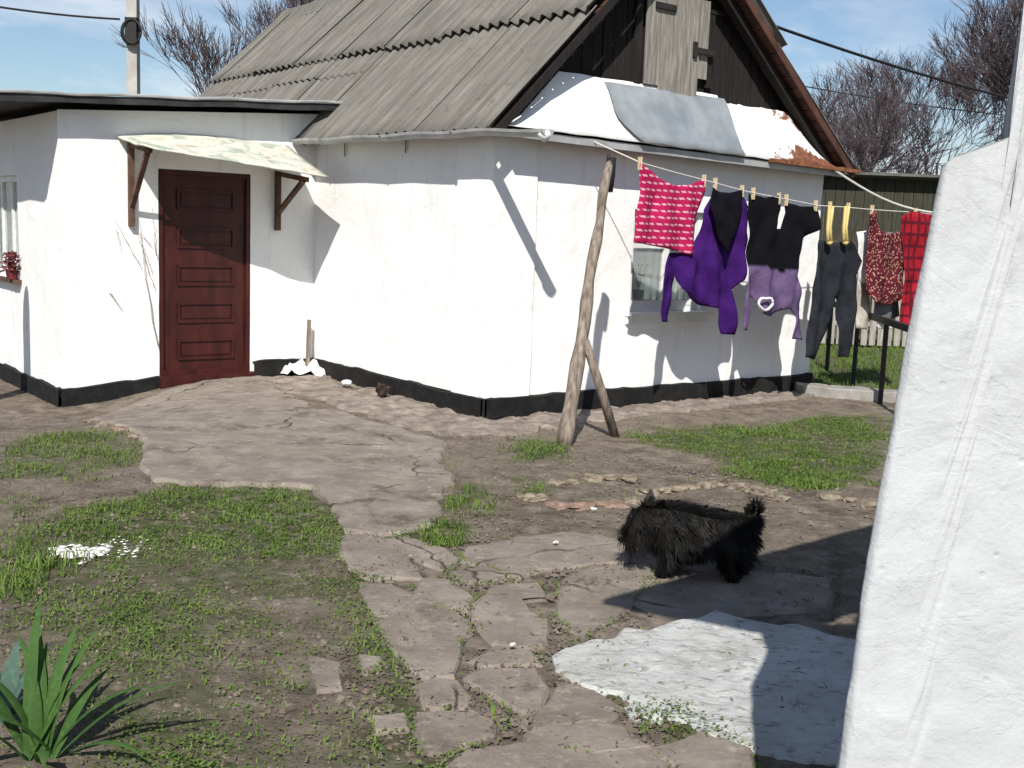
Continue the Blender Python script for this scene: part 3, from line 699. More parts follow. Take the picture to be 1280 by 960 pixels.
# boarding and rafters under the sheets at the verges
dk = MB()
for eave, sgn in ((LE, 1), (RE, -1)):
    d = Vector((RIDGE[0]-eave[0], RIDGE[1]-eave[1])); L = d.length; d /= L; nr = Vector((-d.y, d.x)) if sgn > 0 else Vector((d.y, -d.x))
    nb = int(L/.15)
    for k in range(nb):
        a = Vector(eave)+d*(k*.15+.05)-nr*.018; b = Vector(eave)+d*(k*.15+.185)-nr*.018
        m0 = -.245+random.uniform(-.03, .03)
        dk.hexa([H(a.x,m0,a.y-.0), H(b.x,m0,b.y), H(b.x,7.3,b.y), H(a.x,7.3,a.y)]+[H(p.x-nr.x*.022,mm,p.y-nr.y*.022) for p, mm in ((a,m0),(b,m0),(b,7.3),(a,7.3))])
dk.build('roof_boards', MAT['browndeck'], roof)
rft = MB()
for eave, sgn in ((LE, 1), (RE, -1)):
    d = Vector((RIDGE[0]-eave[0], RIDGE[1]-eave[1])); L = d.length; d /= L; nr = Vector((-d.y, d.x)) if sgn > 0 else Vector((d.y, -d.x))
    for m0 in (-.12, .45):
        a = Vector(eave)+d*.10-nr*.11; b = Vector(RIDGE)-nr*.11-d*.02
        rft.bar(H(a.x,m0,a.y), H(b.x,m0,b.y), .06, .09, M)
rft.build('rafter', MAT['darkwood'], roof)
for eave, sgn in ((LE, 1), (RE, -1)):
    d = Vector((RIDGE[0]-eave[0], RIDGE[1]-eave[1])).normalized(); nr = Vector((-d.y, d.x)) if sgn > 0 else Vector((d.y, -d.x))
    a = Vector(eave)-nr*.035; b = Vector(RIDGE)-nr*.035
    MB().bar(H(a.x,-.275,a.y), H(b.x,-.275,b.y), .022, .065, M.cross(G*d.x+Z*d.y)).build('barge_board', MAT['darkwood'] if sgn > 0 else MAT['browndeck'], roof)

def roof_z(g): return min(LE[1]+(g-LE[0])*(RIDGE[1]-LE[1])/(RIDGE[0]-LE[0]), RE[1]+(g-RE[0])*(RIDGE[1]-RE[1])/(RIDGE[0]-RE[0]))
for m_ in (7.22, .03):
    gb = MB(); g_ = .12
    while g_ < 4.1:
        w = random.uniform(.11, .16); e = random.uniform(-.008, .008); zb = 2.40+random.uniform(0, .02)
        za, zc = roof_z(g_)-.07, roof_z(g_+w-.008)-.07
        if za > zb and zc > zb:
            gb.hexa([H(g_,m_+e,zb), H(g_+w-.008,m_+e,zb), H(g_+w-.008,m_+e+.02,zb), H(g_,m_+e+.02,zb), H(g_,m_+e,za), H(g_+w-.008,m_+e,zc), H(g_+w-.008,m_+e+.02,zc), H(g_,m_+e+.02,za)])
        g_ += w
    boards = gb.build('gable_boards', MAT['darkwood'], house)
tg = MB()
hp = [(1.60,.17,2.90),(1.775,.15,2.86),(1.93,.17,2.80),(2.105,.16,2.79)]
for g_, w, zb in hp: tg.hbox(g_, g_+w, -.055+random.uniform(-.006,.006), -.03, zb, 4.05 if g_ < 2.0 else 4.02)
tg.hbox(2.275, 2.41, -.035, -.015, 3.02, 3.72)
hatch = tg.build('loft_hatch', MAT['greywood'], house)
hh = MB(); hh.hbox(2.226, 2.46, -.078, -.060, 3.235, 3.285); hh.hbox(2.18, 2.225, -.083, -.060, 3.19, 3.33); hh.build('latch', MAT['iron'], hatch)
MB().hbox(1.68, 1.93, -.078, -.060, 3.56, 3.61).build('hinge', MAT['iron'], hatch)
for q in ((1.50, 1.575, -.02, .01, 2.86, 3.9), (2.43, 2.50, -.02, .01, 2.95, 3.61), (2.35, 2.80, -.025, -.005, 3.62, 3.655)): MB().hbox(*q).build('hatch_trim', MAT['darkwood'], hatch)

# little tin pent roof at the foot of the gable
def pent(g0, g1, top0, top1, seed, ragged_top=False, lift=0., curve=0):
    n = int((g1-g0)/.03)+1; rows = 8; V = []; R = []
    for r in range(rows+1):
        t = r/rows
        for c in range(n+1):
            u = c/n; g_ = g0+(g1-g0)*u
            zl = 2.385-.017*g_; zt = min(2.90, roof_z(g_)-.10) if not curve else 2.87
            tt = t
            if ragged_top and r == rows and g_ > 2.6: zt -= .05+.16*abs(mnoise.noise(Vector((g_*9, seed, 0)))) + (.07 if mnoise.noise(Vector((g_*17, 3, seed))) > .15 else 0)
            zt = max(zt, zl+.005)
            mm = -.26*(1-t)**.8 - .012 - lift*.032
            if curve:  # flared bare sheet: wider at its top
                q2 = max(0, 1-t*2.2)**1.6; g_ = g_ + q2*(.26*(1-u)+.06*u)
            z = zl+(zt-zl)*t + .008*mnoise.noise(Vector((g_*4, t*3, seed)))
            mm += .008*mnoise.noise(Vector((g_*3, t*4, seed+5)))
            V.append(H(g_, mm, z))
            R.append(max(0, min(1, (g_-2.75)*.75))*max(0, 1-t*2.1)*.75 + (max(0,min(.6,g_-2.7))*.35 if t > .7 else 0) + .16*max(0,min(.9,g_-2.75)) + .20)
    n0 = len(V); nv = -M*1; V2 = [v + M*.004 - Z*.003 for v in V]; W = n+1; Fc = []
    for r in range(rows):
        for c in range(n):
            q = (r*W+c, r*W+c+1, (r+1)*W+c+1, (r+1)*W+c); Fc += [q, tuple(n0+i for i in q[::-1])]
    for c in range(n): Fc += [(c, n0+c, n0+c+1, c+1)]
    return V+V2, Fc, R+R
V, Fc, R = pent(-.13, 4.36, 0, 0, 2, True)
skirt = build('tin_skirt', (V, Fc), MAT['skirt'], house, attrs={'rust': R}, smooth=True)
V, Fc, R = pent(1.13, 2.66, 0, 0, 6, False, 1, 1)
build('bare_tin_sheet', (V, Fc), MAT['galv'], skirt, smooth=True)
fb = MB(); fb.bar(H(.0,-.235,2.335), H(4.33,-.235,2.265), .03, .06); fb.bar(H(.0,-.12,2.335), H(4.33,-.12,2.27), .20, .015)
fb.build('soffit', MAT['gutter'], skirt)
# rusty eave piece at the right end
V = []; 
er = MB(); er.bar(H(3.1,-.285,2.325), H(4.52,-.285,2.30), .05, .035); er.bar(H(4.28,-.27,2.32), H(4.56,.35,2.30), .09, .03)
er.build('rusty_edge', simple('rust', (.10,.035,.018), (.26,.11,.055), 16, .9, 30, .6, .004), skirt)

# gutter
gt = MB(); n = 28; V = []; k = 9
for i in range(n+1):
    m_ = 3.0-(3.97)*i/n; zc = 2.318+.012*m_-(.03*max(0, -m_)**1.5)+.006*math.sin(i*.9)
    for rad in (.056, .050):
        for j in range(k):
            a = math.pi+math.pi*j/(k-1); V.append(H(-.235+rad*math.cos(a), m_, zc+rad*math.sin(a)+.03))
Fc = []; W = 2*k
for i in range(n):
    for j in range(k-1):
        Fc += [(i*W+j, i*W+j+1, (i+1)*W+j+1, (i+1)*W+j), (i*W+k+j, (i+1)*W+k+j, (i+1)*W+k+j+1, i*W+k+j+1)]
    Fc += [(i*W, (i+1)*W, (i+1)*W+k, i*W+k), (i*W+k-1, i*W+2*k-1, (i+1)*W+2*k-1, (i+1)*W+k-1)]
for i in (0, n): Fc += [tuple(i*W+j for j in range(k))]
gutter = build('gutter', (V, Fc), MAT['gutter'], house, smooth=False)
for m_ in (2.4, 1.3, .2):
    gk = MB(); gk.bar(H(-.30,m_,2.33+.012*m_), H(-.02,m_,2.36), .02, .006); gk.bar(H(-.02,m_,2.36), H(-.02,m_,2.22), .02, .006)
    gk.build('gutter_bracket', MAT['iron'], gutter)
MB().lump(H(-.235,-.93,2.27), .05, .05, .05, .2, 5).build('gutter_end', MAT['framewhite'], gutter, smooth=True)

# wing roof: thin sagging felt slab
V = []; n = 30
for r, (m_, dz) in enumerate(((2.80,0),(2.83,.0),(7.1,.05))):
    for i in range(n+1):
        g_ = -3.12+3.42*i/n; zt = 2.545+.066*(g_+3.12)+.010*mnoise.noise(Vector((g_*2, m_, 1)))*.6+dz
        V.append(H(g_, m_, zt + (-.0 if r else -.012)))
nb0 = len(V); V += [v-Z*(.058+.012*mnoise.noise(v*3)) for v in V]; W = n+1; Fc = []
for r in range(2):
    for i in range(n): q = (r*W+i, r*W+i+1, (r+1)*W+i+1, (r+1)*W+i); Fc += [q, tuple(nb0+j for j in q[::-1])]
for i in range(n): Fc += [(i, nb0+i, nb0+i+1, i+1)]
for r in range(2): Fc += [(r*W, (r+1)*W, nb0+(r+1)*W, nb0+r*W), (r*W+n, nb0+r*W+n, nb0+(r+1)*W+n, (r+1)*W+n)]
wr = build('wing_roof', (V, Fc), MAT['tar'], house)
fe = MB(); fe.tube([H(-3.13, 2.80+.5*i, 2.56+.02*math.sin(i*2.)) for i in range(9)], [.055+.012*math.sin(i*3.) for i in range(9)], 8)
fe.build('rolled_felt_edge', MAT['kerb'], wr, smooth=True)
fl = MB(); fl.tube([H(-3.12+.342*i, 2.792, 2.553+.066*.342*i+.008*math.sin(i*2.3)) for i in range(11)], .014, 6); fl.build('tin_drip_edge', MAT['gutter'], wr)

# door
D0, D1, DZ0, DZ1 = -1.64, -.71, .062, 2.015
dm = MB(); md = 3.025+.035
dm.hbox(D0+.045, D1-.045, md, md+.04, DZ0+.04, DZ1-.04)
door = dm.build('door', MAT['door'], house)
def frame_rect(mb, g0, g1, z0, z1, m0, m1, w):
    mb.hbox(g0, g1, m0, m1, z0, z0+w); mb.hbox(g0, g1, m0, m1, z1-w, z1); mb.hbox(g0, g0+w, m0, m1, z0+w, z1-w); mb.hbox(g1-w, g1, m0, m1, z0+w, z1-w)
fm = MB(); frame_rect(fm, D0, D1, DZ0, DZ1, 3.025+.004, 3.1, .045); fm.build('door_frame', MAT['door'], door)
for z0, z1 in ((.20,.40),(.56,.76),(.92,1.12),(1.28,1.48),(1.64,1.84)):
    pmb = MB(); g0, g1 = D0+.19, D1-.16
    frame_rect(pmb, g0, g1, z0, z1, md-.016, md-.0005, .022); pmb.hbox(g0+.045, g1-.045, md-.010, md-.0005, z0+.045, z1-.045)
    pmb.build('door_panel', MAT['door'], door)
MB().hbox(D0-.02, D1+.03, 2.93, 3.08, -.08, .062).build('threshold', MAT['door'], door)
# door canopy of an old bent sheet on two brackets
n = 26; rows = 8; V = []
for r in range(rows+1):
    t = r/rows
    for i in range(n+1):
        u = i/n; g_ = -2.02+u*(1.70+.0*t); 
        zw = 2.285+.10*math.sin(min(1,u*1.5)*math.pi*.6)-.06*u; zf = 2.185-.175*u**.8
        z = zw+(zf-zw)*t - .03*math.sin(t*math.pi)*.4 + .012*mnoise.noise(Vector((g_*5, t*4, 2)))
        mm = 3.015-t*(.60+.25*min(1,u*1.6)) + .015*mnoise.noise(Vector((g_*6, 0, 4)))*t
        V.append(H(g_+.05*t-.05*t*u, mm, z))
n0 = len(V); V += [v-Z*.018 for v in V]; W = n+1; Fc = []
for r in range(rows):
    for i in range(n): q = (r*W+i, (r+1)*W+i, (r+1)*W+i+1, r*W+i+1); Fc += [q, tuple(n0+j for j in q[::-1])]
for i in range(n): Fc += [(rows*W+i, n0+rows*W+i, n0+rows*W+i+1, rows*W+i+1)]
for r in range(rows): Fc += [(r*W, n0+r*W, n0+(r+1)*W, (r+1)*W), (r*W+n, (r+1)*W+n, n0+(r+1)*W+n, n0+r*W+n)]
canopy = build('door_canopy', (V, Fc), MAT['canopy'], house, smooth=True)
for g_, zt, zb, mo in ((-1.905,2.235,1.47,2.55),(-.437,2.06,1.476,2.42)):
    b = MB(); b.bar(H(g_,2.99,zb), H(g_,2.99,zt), .05, .05, G); b.bar(H(g_,2.985,zb+.17), H(g_,mo,zt-.08), .035, .045, G); b.bar(H(g_,3.0,zt-.02), H(g_,mo-.05,zt-.09), .045, .04, G)
    b.build('bracket', MAT['bracket'], canopy)

# gable window behind the washing
g0 = .46+win[0]; g1 = .46+win[1]
wf = MB(); frame_rect(wf, g0, g1, .86, 1.80, .05, .11, .06); wf.hbox(g0+.47, g0+.53, .052, .105, .92, 1.74); wf.hbox(g0+.06, g1-.06, .056, .10, 1.45, 1.49)
wf.hbox(g0+.06,g1-.06,.045,.10,.92,.965)
window = wf.build('window', MAT['framewhite'], house)
MB().hbox(g0+.06, g1-.06, .085, .09, .965, 1.74).build('pane', MAT['glass'], window)
sb = MB(); sb.hbox(g0-.06, g1+.10, -.09, .05, .835, .865); sb.hbox(g0-.05, g1+.08, -.03, .01, .76, .833); sb.build('sill', MAT['framewhite'], window)
cu = MB(); V = []
for r in (0, 1):
    for i in range(61): V.append(H(g0+.02+(.96)*i/60, .22+.018*math.sin(i*1.1)+.006*math.sin(i*2.7), .84+r*1.2))
cu.add(V, [(i, i+1, 62+i, 61+i) for i in range(60)]); cu.build('curtain', MAT['curtain'], window, smooth=True)
hp_ = MB(); c_ = H(g0+.25, .155, .97)
hp_.tube([c_, c_+Z*.09], [.045,.06], 10)
for i in range(14):
    a = random.uniform(0, 6.28); L = random.uniform(.12, .24); pts = [c_+Z*.08+(G*math.cos(a)*.7+M*abs(math.sin(a))*.1)*L*t+Z*L*1.1*math.sin(t*2.0) for t in (0,.35,.7,1)]
    hp_.tube(pts, [.004,.010,.008,.001], 4)
tag(hp_.build('potted_houseplant', MAT['houseplant'], origin=H(g0+.25,.155,.97)), 'small spiky houseplant behind the gable window under the striped cloth', 'plant')
# wing side window
lw = MB(); gw = -2.54
def side_rect(mb, m0, m1, z0, z1, ga, gb_, w):
    mb.hbox(ga, gb_, m0, m1, z0, z0+w); mb.hbox(ga, gb_, m0, m1, z1-w, z1); mb.hbox(ga, gb_, m0, m0+w, z0+w, z1-w); mb.hbox(ga, gb_, m1-w, m1, z0+w, z1-w)
ma, mb2 = 6.9-2.50, 6.9-1.25
side_rect(lw, ma, mb2, .90, 1.92, gw+.04, gw+.09, .06); lw.hbox(gw+.045, gw+.085, ma+.35, ma+.40, .96, 1.86); lw.hbox(gw+.045, gw+.085, ma+.75, ma+.80, .96, 1.86)
w2 = lw.build('window', MAT['framewhite'], house)
MB().hbox(gw+.065, gw+.07, ma+.06, mb2-.06, .96, 1.86).build('pane', MAT['glass'], w2)
MB().hbox(gw-.07, gw+.04, ma-.10, mb2+.05, .86, .898).build('sill', MAT['bracket'], w2)
MB().hbox(gw+.20, gw+.21, ma-.05, mb2+.05, .85, 2.0).build('curtain', MAT['curtain'], w2)
MB().hexa([H(-2.0,3.012,.70), H(-1.975,3.012,.67), H(-1.975,3.02,.67), H(-2.0,3.02,.70), H(-2.115,3.008,.86), H(-2.085,3.008,.845), H(-2.085,3.02,.845), H(-2.115,3.02,.86)]).build('plaster_chip', MAT['kerb'], wing)

# dark red flower box plant on the side sill
rl = MB(); base = H(-2.60, 4.42, .90)
rl.tube([base-Z*.0, base+Z*.10], [.05,.065], 10)
V = []; Fc = []
for i in range(230):
    p = base + Z*random.uniform(.08, .26) + G*random.gauss(0,.035) + M*random.gauss(0,.065); a = random.uniform(0,6.28); r = random.uniform(.015,.03)
    d = Vector((math.cos(a), math.sin(a), random.uniform(-.6,.8))); s_ = d.orthogonal().normalized()*r*.6
    k = len(V); V += [p, p+d*r*.7+s_, p+d*r*1.6, p+d*r*.7-s_]; Fc.append((k,k+1,k+2,k+3))
rl.add(V, Fc); tag(rl.build('potted_flower', MAT['redleaf'], origin=base), 'dark red leafy plant in a pot on the left window sill', 'plant')

# dry vine on the wing wall
vn = MB(); rd = random.Random(4)
def tendril(p, d, L, r):
    pts = [H(*p)]; 
    g_, m_, z_ = p
    for i in range(9):
        g_ += d[0]*L/9+rd.uniform(-.012,.012); z_ += d[1]*L/9+rd.uniform(-.012,.012); pts.append(H(g_, m_+rd.uniform(-.006,.004), z_))
    vn.tube(pts, [r*(1-.08*i) for i in range(10)], 5)
tendril((-1.66,3.0,.35), (-.15,1), 1.2, .006); tendril((-1.69,3.0,.9), (-.35,.9), .7, .004); tendril((-1.72,3.0,1.3), (-.5,.5), .35, .004); tendril((-1.67,3.0,1.2), (-.1,1), .5, .004)
tendril((-1.82,3.0,1.10), (-.45,.9), .5, .004); tendril((-2.04,3.0,1.45), (.1,-1), .28, .003); tendril((-1.72,3.0,1.05), (-.25,.6), .5, .003)
tag(vn.build('dry_vine', MAT['vine'], origin=H(-1.66,3.0,0)), 'thin dry vine tendrils clinging to white wall left of the maroon door', 'vine')

SUNAZ, SUNEL = math.radians(5), math.radians(43)
SD = Vector((math.sin(SUNAZ)*math.cos(SUNEL), math.cos(SUNAZ)*math.cos(SUNEL), -math.sin(SUNEL)))

q = H(-2.54,4.17,.83)-SD*1.32
gp = MB(); gp.tube([Vector((q.x,q.y,-.05)), Vector((q.x,q.y,q.z-.30)), Vector((q.x,q.y,q.z-.12)), Vector((q.x,q.y,q.z-.03)), q], [.085,.085,.070,.040,.01], 10)
tag(gp.build('wooden_post', MAT['polewood'], origin=(q.x,q.y,0), smooth=True), 'round-topped wooden post at the left edge shading the side wall', 'post')

# ------------------------------------------------------------------ stick, sack and bits by the wall
a = H(-.13,2.90,.06)
tag(MB().bar(a, a+Vector((.005,.03,.52)), .045, .03, G).build('wooden_stick', MAT['polewood'], origin=a), 'short upright wooden stick in the inner corner behind the white sack', 'stick')
sk = MB(); p = gnd(378,470); V = []; nn = 40
for r in range(9):
    for i in range(nn):
        a = 2*math.pi*i/nn; t = r/8; rad = 1-t
        rx, ry = .26, .20
        k = 1+.22*mnoise.noise(Vector((math.cos(a)*1.7, math.sin(a)*1.7, 4)))
        z = .035+.085*(1-rad**2.2)+.085*mnoise.noise(Vector((math.cos(a)*rad*3.6, math.sin(a)*rad*3.6, 9)))+.05*abs(mnoise.noise(Vector((math.cos(a)*rad*9, math.sin(a)*rad*9, 2))))
        V.append(p+Vector((rx*rad*k*math.cos(a), ry*rad*k*math.sin(a), max(.01, z))))
V.append(p+Z*.13); sk.add(V, [(r*nn+i, r*nn+(i+1) % nn, (r+1)*nn+(i+1) % nn, (r+1)*nn+i) for r in range(8) for i in range(nn)])
tag(sk.build('crumpled_sack', MAT['sack'], origin=p), 'crumpled white sack lying in the corner beside the door', 'sack')
p = gnd(433,486); tag(MB().lump(p+Z*.06, .075,.05,.03,.3,4).build('plaster_lump', MAT['sack'], origin=p, smooth=True), 'small white plaster lump on the strip near the white sack', 'rubble')
p = gnd(478,498); tag(MB().lump(p+Z*.07, .07,.06,.06,.5,8).build('dark_clod', MAT['clod'], origin=p), 'dark reddish clod lying below the black plinth', 'clod')
lp = MB(); rd = random.Random(3)
for i in range(130):
    x, y = rd.gauss(98,17), rd.gauss(691,4)
    if i > 85: x, y = rd.gauss(150,20), rd.gauss(685,6)
    p = gnd(x, y); r = rd.uniform(.010,.034) if i < 70 else rd.uniform(.005,.012)
    lp.lump(p+Z*.004, r*1.3, r, r*.25, .5, i, 1)
tag(lp.build('lime_spill', MAT['lime'], origin=gnd(100,691), smooth=True), 'spill of crumbled white lime on the grass at left', 'lime')
for (x, y, l) in ((641,815,'tiny white chip lying on a path slab, nearest the camera'),(694,685,'tiny white chip on the bare soil left of the dog'),(742,642,'tiny white chip beside the broken edging bricks')):
    p = gnd(x, y); tag(MB().lump(p+Z*.03, .020,.012,.008,.4,x,1).build('white_chip', MAT['lime'], origin=p), l, 'chip')

# ------------------------------------------------------------------ clothes prop with brace
p0 = H(-.125,-1.174,-.03); pts = []
pol = MB(); tops = onM(762,200,-.90)
for i in range(15):
    t = i/14; q = p0.lerp(tops, t) + G*.03*math.sin(t*7)*t*.6 + Z*0
    pts.append(q + G*.02*mnoise.noise(Vector((0,0,t*6))) + G*.012*math.sin(t*19)*t)
prop = thing('clothes_prop', 'crooked bare wooden clothes prop leaning before the white gable', 'pole', p0)
pol.tube(pts, [.062-.030*(i/14)+.006*math.sin(i*2.1) for i in range(15)], 9)
pole = pol.build('pole', MAT['polewood'], prop, smooth=True)
tp = MB(); tp.tube([tops-Z*.24+G*-.012, tops-Z*.10+G*.008, tops+Z*.02+G*.02], [.046,.044,.036], 8); tp.tube([tops-Z*.03, tops+Z*.045+G*-.018], [.02,.012], 6)
tp.build('charred_tip', MAT['black'], prop, smooth=True)
b0 = H(.466,-1.11,-.03); bt = p0.lerp(tops, .36)-M*.05
br = MB(); br.tube([b0, b0.lerp(bt,.5)+G*.012, bt+Z*.02], [.036,.036,.032], 8); br.build('brace', MAT['polewood'], prop, smooth=True)

# ------------------------------------------------------------------ clothes lines and washing
LM = -.65
lpts = [H(.86,-.25,2.33)] + [onM(x, y, LM) for x, y in ((800,203),(842,215),(884,226),(932,239),(978,248),(1024,257),(1057,259),(1090,262),(1150,266),(1250,280))]
tag(MB().tube(lpts, .005, 6).build('clothes_line', MAT['rope'], origin=lpts[0]), 'clothes line carrying the washing along the white gable wall', 'rope')
q0, q1 = H(4.1,-.29,2.29), onM(1185,268,-.5); rp = [q0.lerp(q1, i/10)-Z*.10*math.sin(math.pi*i/10) for i in range(11)]
rp[0] = q0; rp += [q1+(q1-q0)*.8]
tag(MB().tube(rp, .011, 6).build('white_rope', MAT['rope'], origin=q0), 'pale twisted rope from the rusty roof corner towards the near white wall', 'rope')

def garment(px, m, step=.03, bulge=.030, fold=.026, ff=18, seed=0, uv=None):
    """two puffed cloth layers from an outline measured at its own distance; real size and thickness"""
    out = [onM(x, y, m) for x, y in px]; pts = [Vector((hc(p)[0], p.z)) for p in out]
    ring = []; n = len(pts)
    for i in range(n):
        a, b = pts[i], pts[(i+1) % n]; k = max(1, int((b-a).length/step)); ring += [a.lerp(b, j/k) for j in range(k)]
    n = len(ring); gx = np.arange(min(p.x for p in ring), max(p.x for p in ring), step); gz = np.arange(min(p.y for p in ring), max(p.y for p in ring), step)
    A, B = np.meshgrid(gx, gz); k = inpoly(A, B, [(p.x, p.y) for p in ring])
    inner = [Vector((a, b)) for a, b in zip(A[k], B[k])]
    R = np.array([(p.x, p.y) for p in ring])
    inner = [p for p in inner if np.min(np.hypot(R[:,0]-p.x, R[:,1]-p.y)) > step*.55]
    vv, ee, fc, *_ = delaunay_2d_cdt(ring+inner, [(i, (i+1) % n) for i in range(n)], [], 1, 1e-6)
    dist = [np.min(np.hypot(R[:,0]-p.x, R[:,1]-p.y)) for p in vv]
    topz = max(p.y for p in vv); V = []; V2 = []
    for p, d_ in zip(vv, dist):
        e = bulge*(1-math.exp(-d_/.05)); hang = min(1, (topz-p.y)*2.2)
        f = fold*hang*math.sin(p.x*ff+2*mnoise.noise(Vector((p.x*3, p.y*2, seed))))+fold*1.2*mnoise.noise(Vector((p.x*8, p.y*5, seed+3)))
        V.append(H(p.x, m+f-e*.7-.002, p.y)); V2.append(H(p.x, m+f+e*.7+.002, p.y))
    n0 = len(V); F1 = [tuple(f) for f in fc]; F2 = [tuple(n0+i for i in f[::-1]) for f in fc]
    from collections import Counter
    cnt = Counter(); dirn = {}
    for f in F1:
        for i in range(len(f)): e = (f[i], f[(i+1) % len(f)]); cnt[frozenset(e)] += 1; dirn[frozenset(e)] = e
    rim = [(e[1], e[0], n0+e[0], n0+e[1]) for kx, e in dirn.items() if cnt[kx] == 1]
    gmin = min(p.x for p in vv); zmin = min(p.y for p in vv)
    return V+V2, F1+F2+rim, [(p.x-gmin, p.y-zmin) for p in vv]*2
def hang(name, px, m, mat, label, cat='garment', parent=None, attrs=None, **k):
    V, Fc, UVs = garment(px, m, **k)
    c = sum((Vector(v) for v in V), Vector())/len(V); top = max(v[2] for v in V); c.z = top
    at_ = {'yoke': attrs(UVs)} if attrs else None
    o = build(name, (V, Fc), mat, parent, origin=c, smooth=True, attrs=at_)
    uvl = o.data.uv_layers.new(name='UVMap'); lv = np.zeros(len(o.data.loops), np.int32); o.data.loops.foreach_get('vertex_index', lv)
    uvl.data.foreach_set('uv', np.array(UVs, np.float32)[lv].ravel())
    if parent is None: tag(o, label, cat)
    return o
hang('striped_cloth', [(800,203),(812,213),(826,224),(842,232),(862,231),(882,223),(881,240),(872,270),(868,300),(862,319),(845,314),(820,308),(792,303),(796,270),(799,235)], LM-.01, MAT['towel'], 'pink and white striped cloth at the left end of the washing line', 'cloth', bulge=.006, fold=.022, ff=22, seed=1)
hang('purple_sweater', [(880,262),(893,242),(912,246),(926,241),(935,258),(938,300),(934,330),(927,350),(915,362),(917,400),(916,418),(904,418),(900,382),(893,385),(878,382),(862,374),(850,360),(845,345),(841,375),(838,403),(826,402),(828,365),(832,330),(835,316),(868,316),(876,290)], LM+.02, MAT['purple'], 'purple sweater with dangling sleeves behind a black top', bulge=.022, fold=.034, seed=2)
hang('black_top', [(890,234),(900,240),(912,241),(928,237),(929,262),(921,290),(908,318),(899,300),(892,275),(888,255)], LM-.065, MAT['blackc'], 'small black top pegged in front of the purple sweater', bulge=.02, seed=3)
def yk(uvs):
    zt = max(q[1] for q in uvs); return [1.0 if q[1] > zt*.50+.02*math.sin(q[0]*9) else 0. for q in uvs]
lavo = hang('lavender_sweater', [(937,242),(956,247),(976,244),(976,262),(968,286),(978,286),(983,266),(981,252),(1000,258),(1023,258),(1025,284),(1006,297),(1000,330),(1002,370),(1004,425),(993,424),(994,397),(985,386),(978,388),(965,396),(950,392),(945,372),(939,372),(936,414),(926,412),(928,370),(936,335),(936,300)], LM, MAT['lav'], 'lavender sweater with black yoke hanging between purple sweater and dark overalls', bulge=.02, fold=.032, seed=4, attrs=yk)
cpos = onM(955,379,LM-.05); cl = MB(); 
cl.tube([cpos+(G*.10*math.cos(a)+Z*(.055+.012*math.sin(a*3))*math.sin(a))-M*.02 for a in [6.283*i/16 for i in range(17)]], .013, 6); cl.build('collar', MAT['whitec'], lavo, smooth=True)
ov = hang('dark_overalls', [(1025,300),(1045,304),(1062,300),(1070,306),(1076,326),(1069,346),(1067,400),(1059,446),(1047,447),(1049,410),(1046,374),(1041,372),(1032,415),(1021,450),(1004,446),(1012,380),(1018,330)], LM, MAT['char'], 'charcoal overalls hung by two yellow shoulder straps', bulge=.024, seed=5)
for x in (1036, 1056):
    a, b, c_ = onM(x+3,258,LM-.03), onM(x,285,LM-.06), onM(x+1,302,LM-.07); s_ = MB()
    for w in (-.028, .028): s_.tube([a+G*w*.9, b+G*w*.5, c_+G*w*.9], [.016,.018,.020], 6)
    s_.tube([c_-G*.03, c_-Z*.02, c_+G*.03], .02, 6); s_.build('shoulder_strap', MAT['yellow'], ov, smooth=True)
hang('white_cloth', [(1073,290),(1088,288),(1088,340),(1084,352),(1078,354),(1074,330)], LM+.10, MAT['whitec'], 'white cloth between the dark overalls and the red print shirt', 'cloth', bulge=.015, seed=6)
hang('beige_cloth', [(1072,352),(1084,348),(1086,380),(1082,412),(1070,410),(1073,380)], LM+.14, MAT['beige'], 'narrow beige cloth hanging below the white cloth', 'cloth', bulge=.015, seed=7)
hang('grey_shirt', [(1090,290),(1126,290),(1124,395),(1112,404),(1092,400)], LM+.10, MAT['greyc'], 'grey shirt showing below the dark red print shirt', bulge=.02, seed=8)
hang('white_rag', [(1094,398),(1118,398),(1117,412),(1095,411)], LM+.16, MAT['whitec'], 'white rag end peeping out beneath the grey shirt', 'cloth', bulge=.01, seed=8.5)
hang('red_print_shirt', [(1086,268),(1096,262),(1098,288),(1112,292),(1128,288),(1128,330),(1126,372),(1112,382),(1094,380),(1085,362),(1084,320)], LM-.02, MAT['floral'], 'dark red shirt with small pale print beside the bright red plaid cloth', bulge=.04, seed=9)
hang('red_plaid_cloth', [(1126,270),(1140,264),(1164,268),(1160,330),(1150,390),(1136,416),(1124,408),(1126,350)], LM-.04, MAT['plaid'], 'bright red plaid cloth nearest the near white wall', 'cloth', bulge=.03, seed=10)
pegl = {801:'wooden peg at the left top corner of the striped cloth', 881:'wooden peg at the right top corner of the striped cloth', 893:'wooden peg on the left shoulder of the small black top', 926:'wooden peg on the right side of the small black top', 940:'wooden peg at the left end of the lavender sweater', 974:'wooden peg above the gap in the black yoke, left side', 984:'wooden peg above the gap in the black yoke, right side', 1021:'wooden peg at the right end of the lavender sweater', 1039:'yellowish peg on the left overall strap', 1059:'yellowish peg on the right overall strap', 1093:'wooden peg on the dark red print shirt', 1143:'wooden peg on the bright red plaid cloth'}
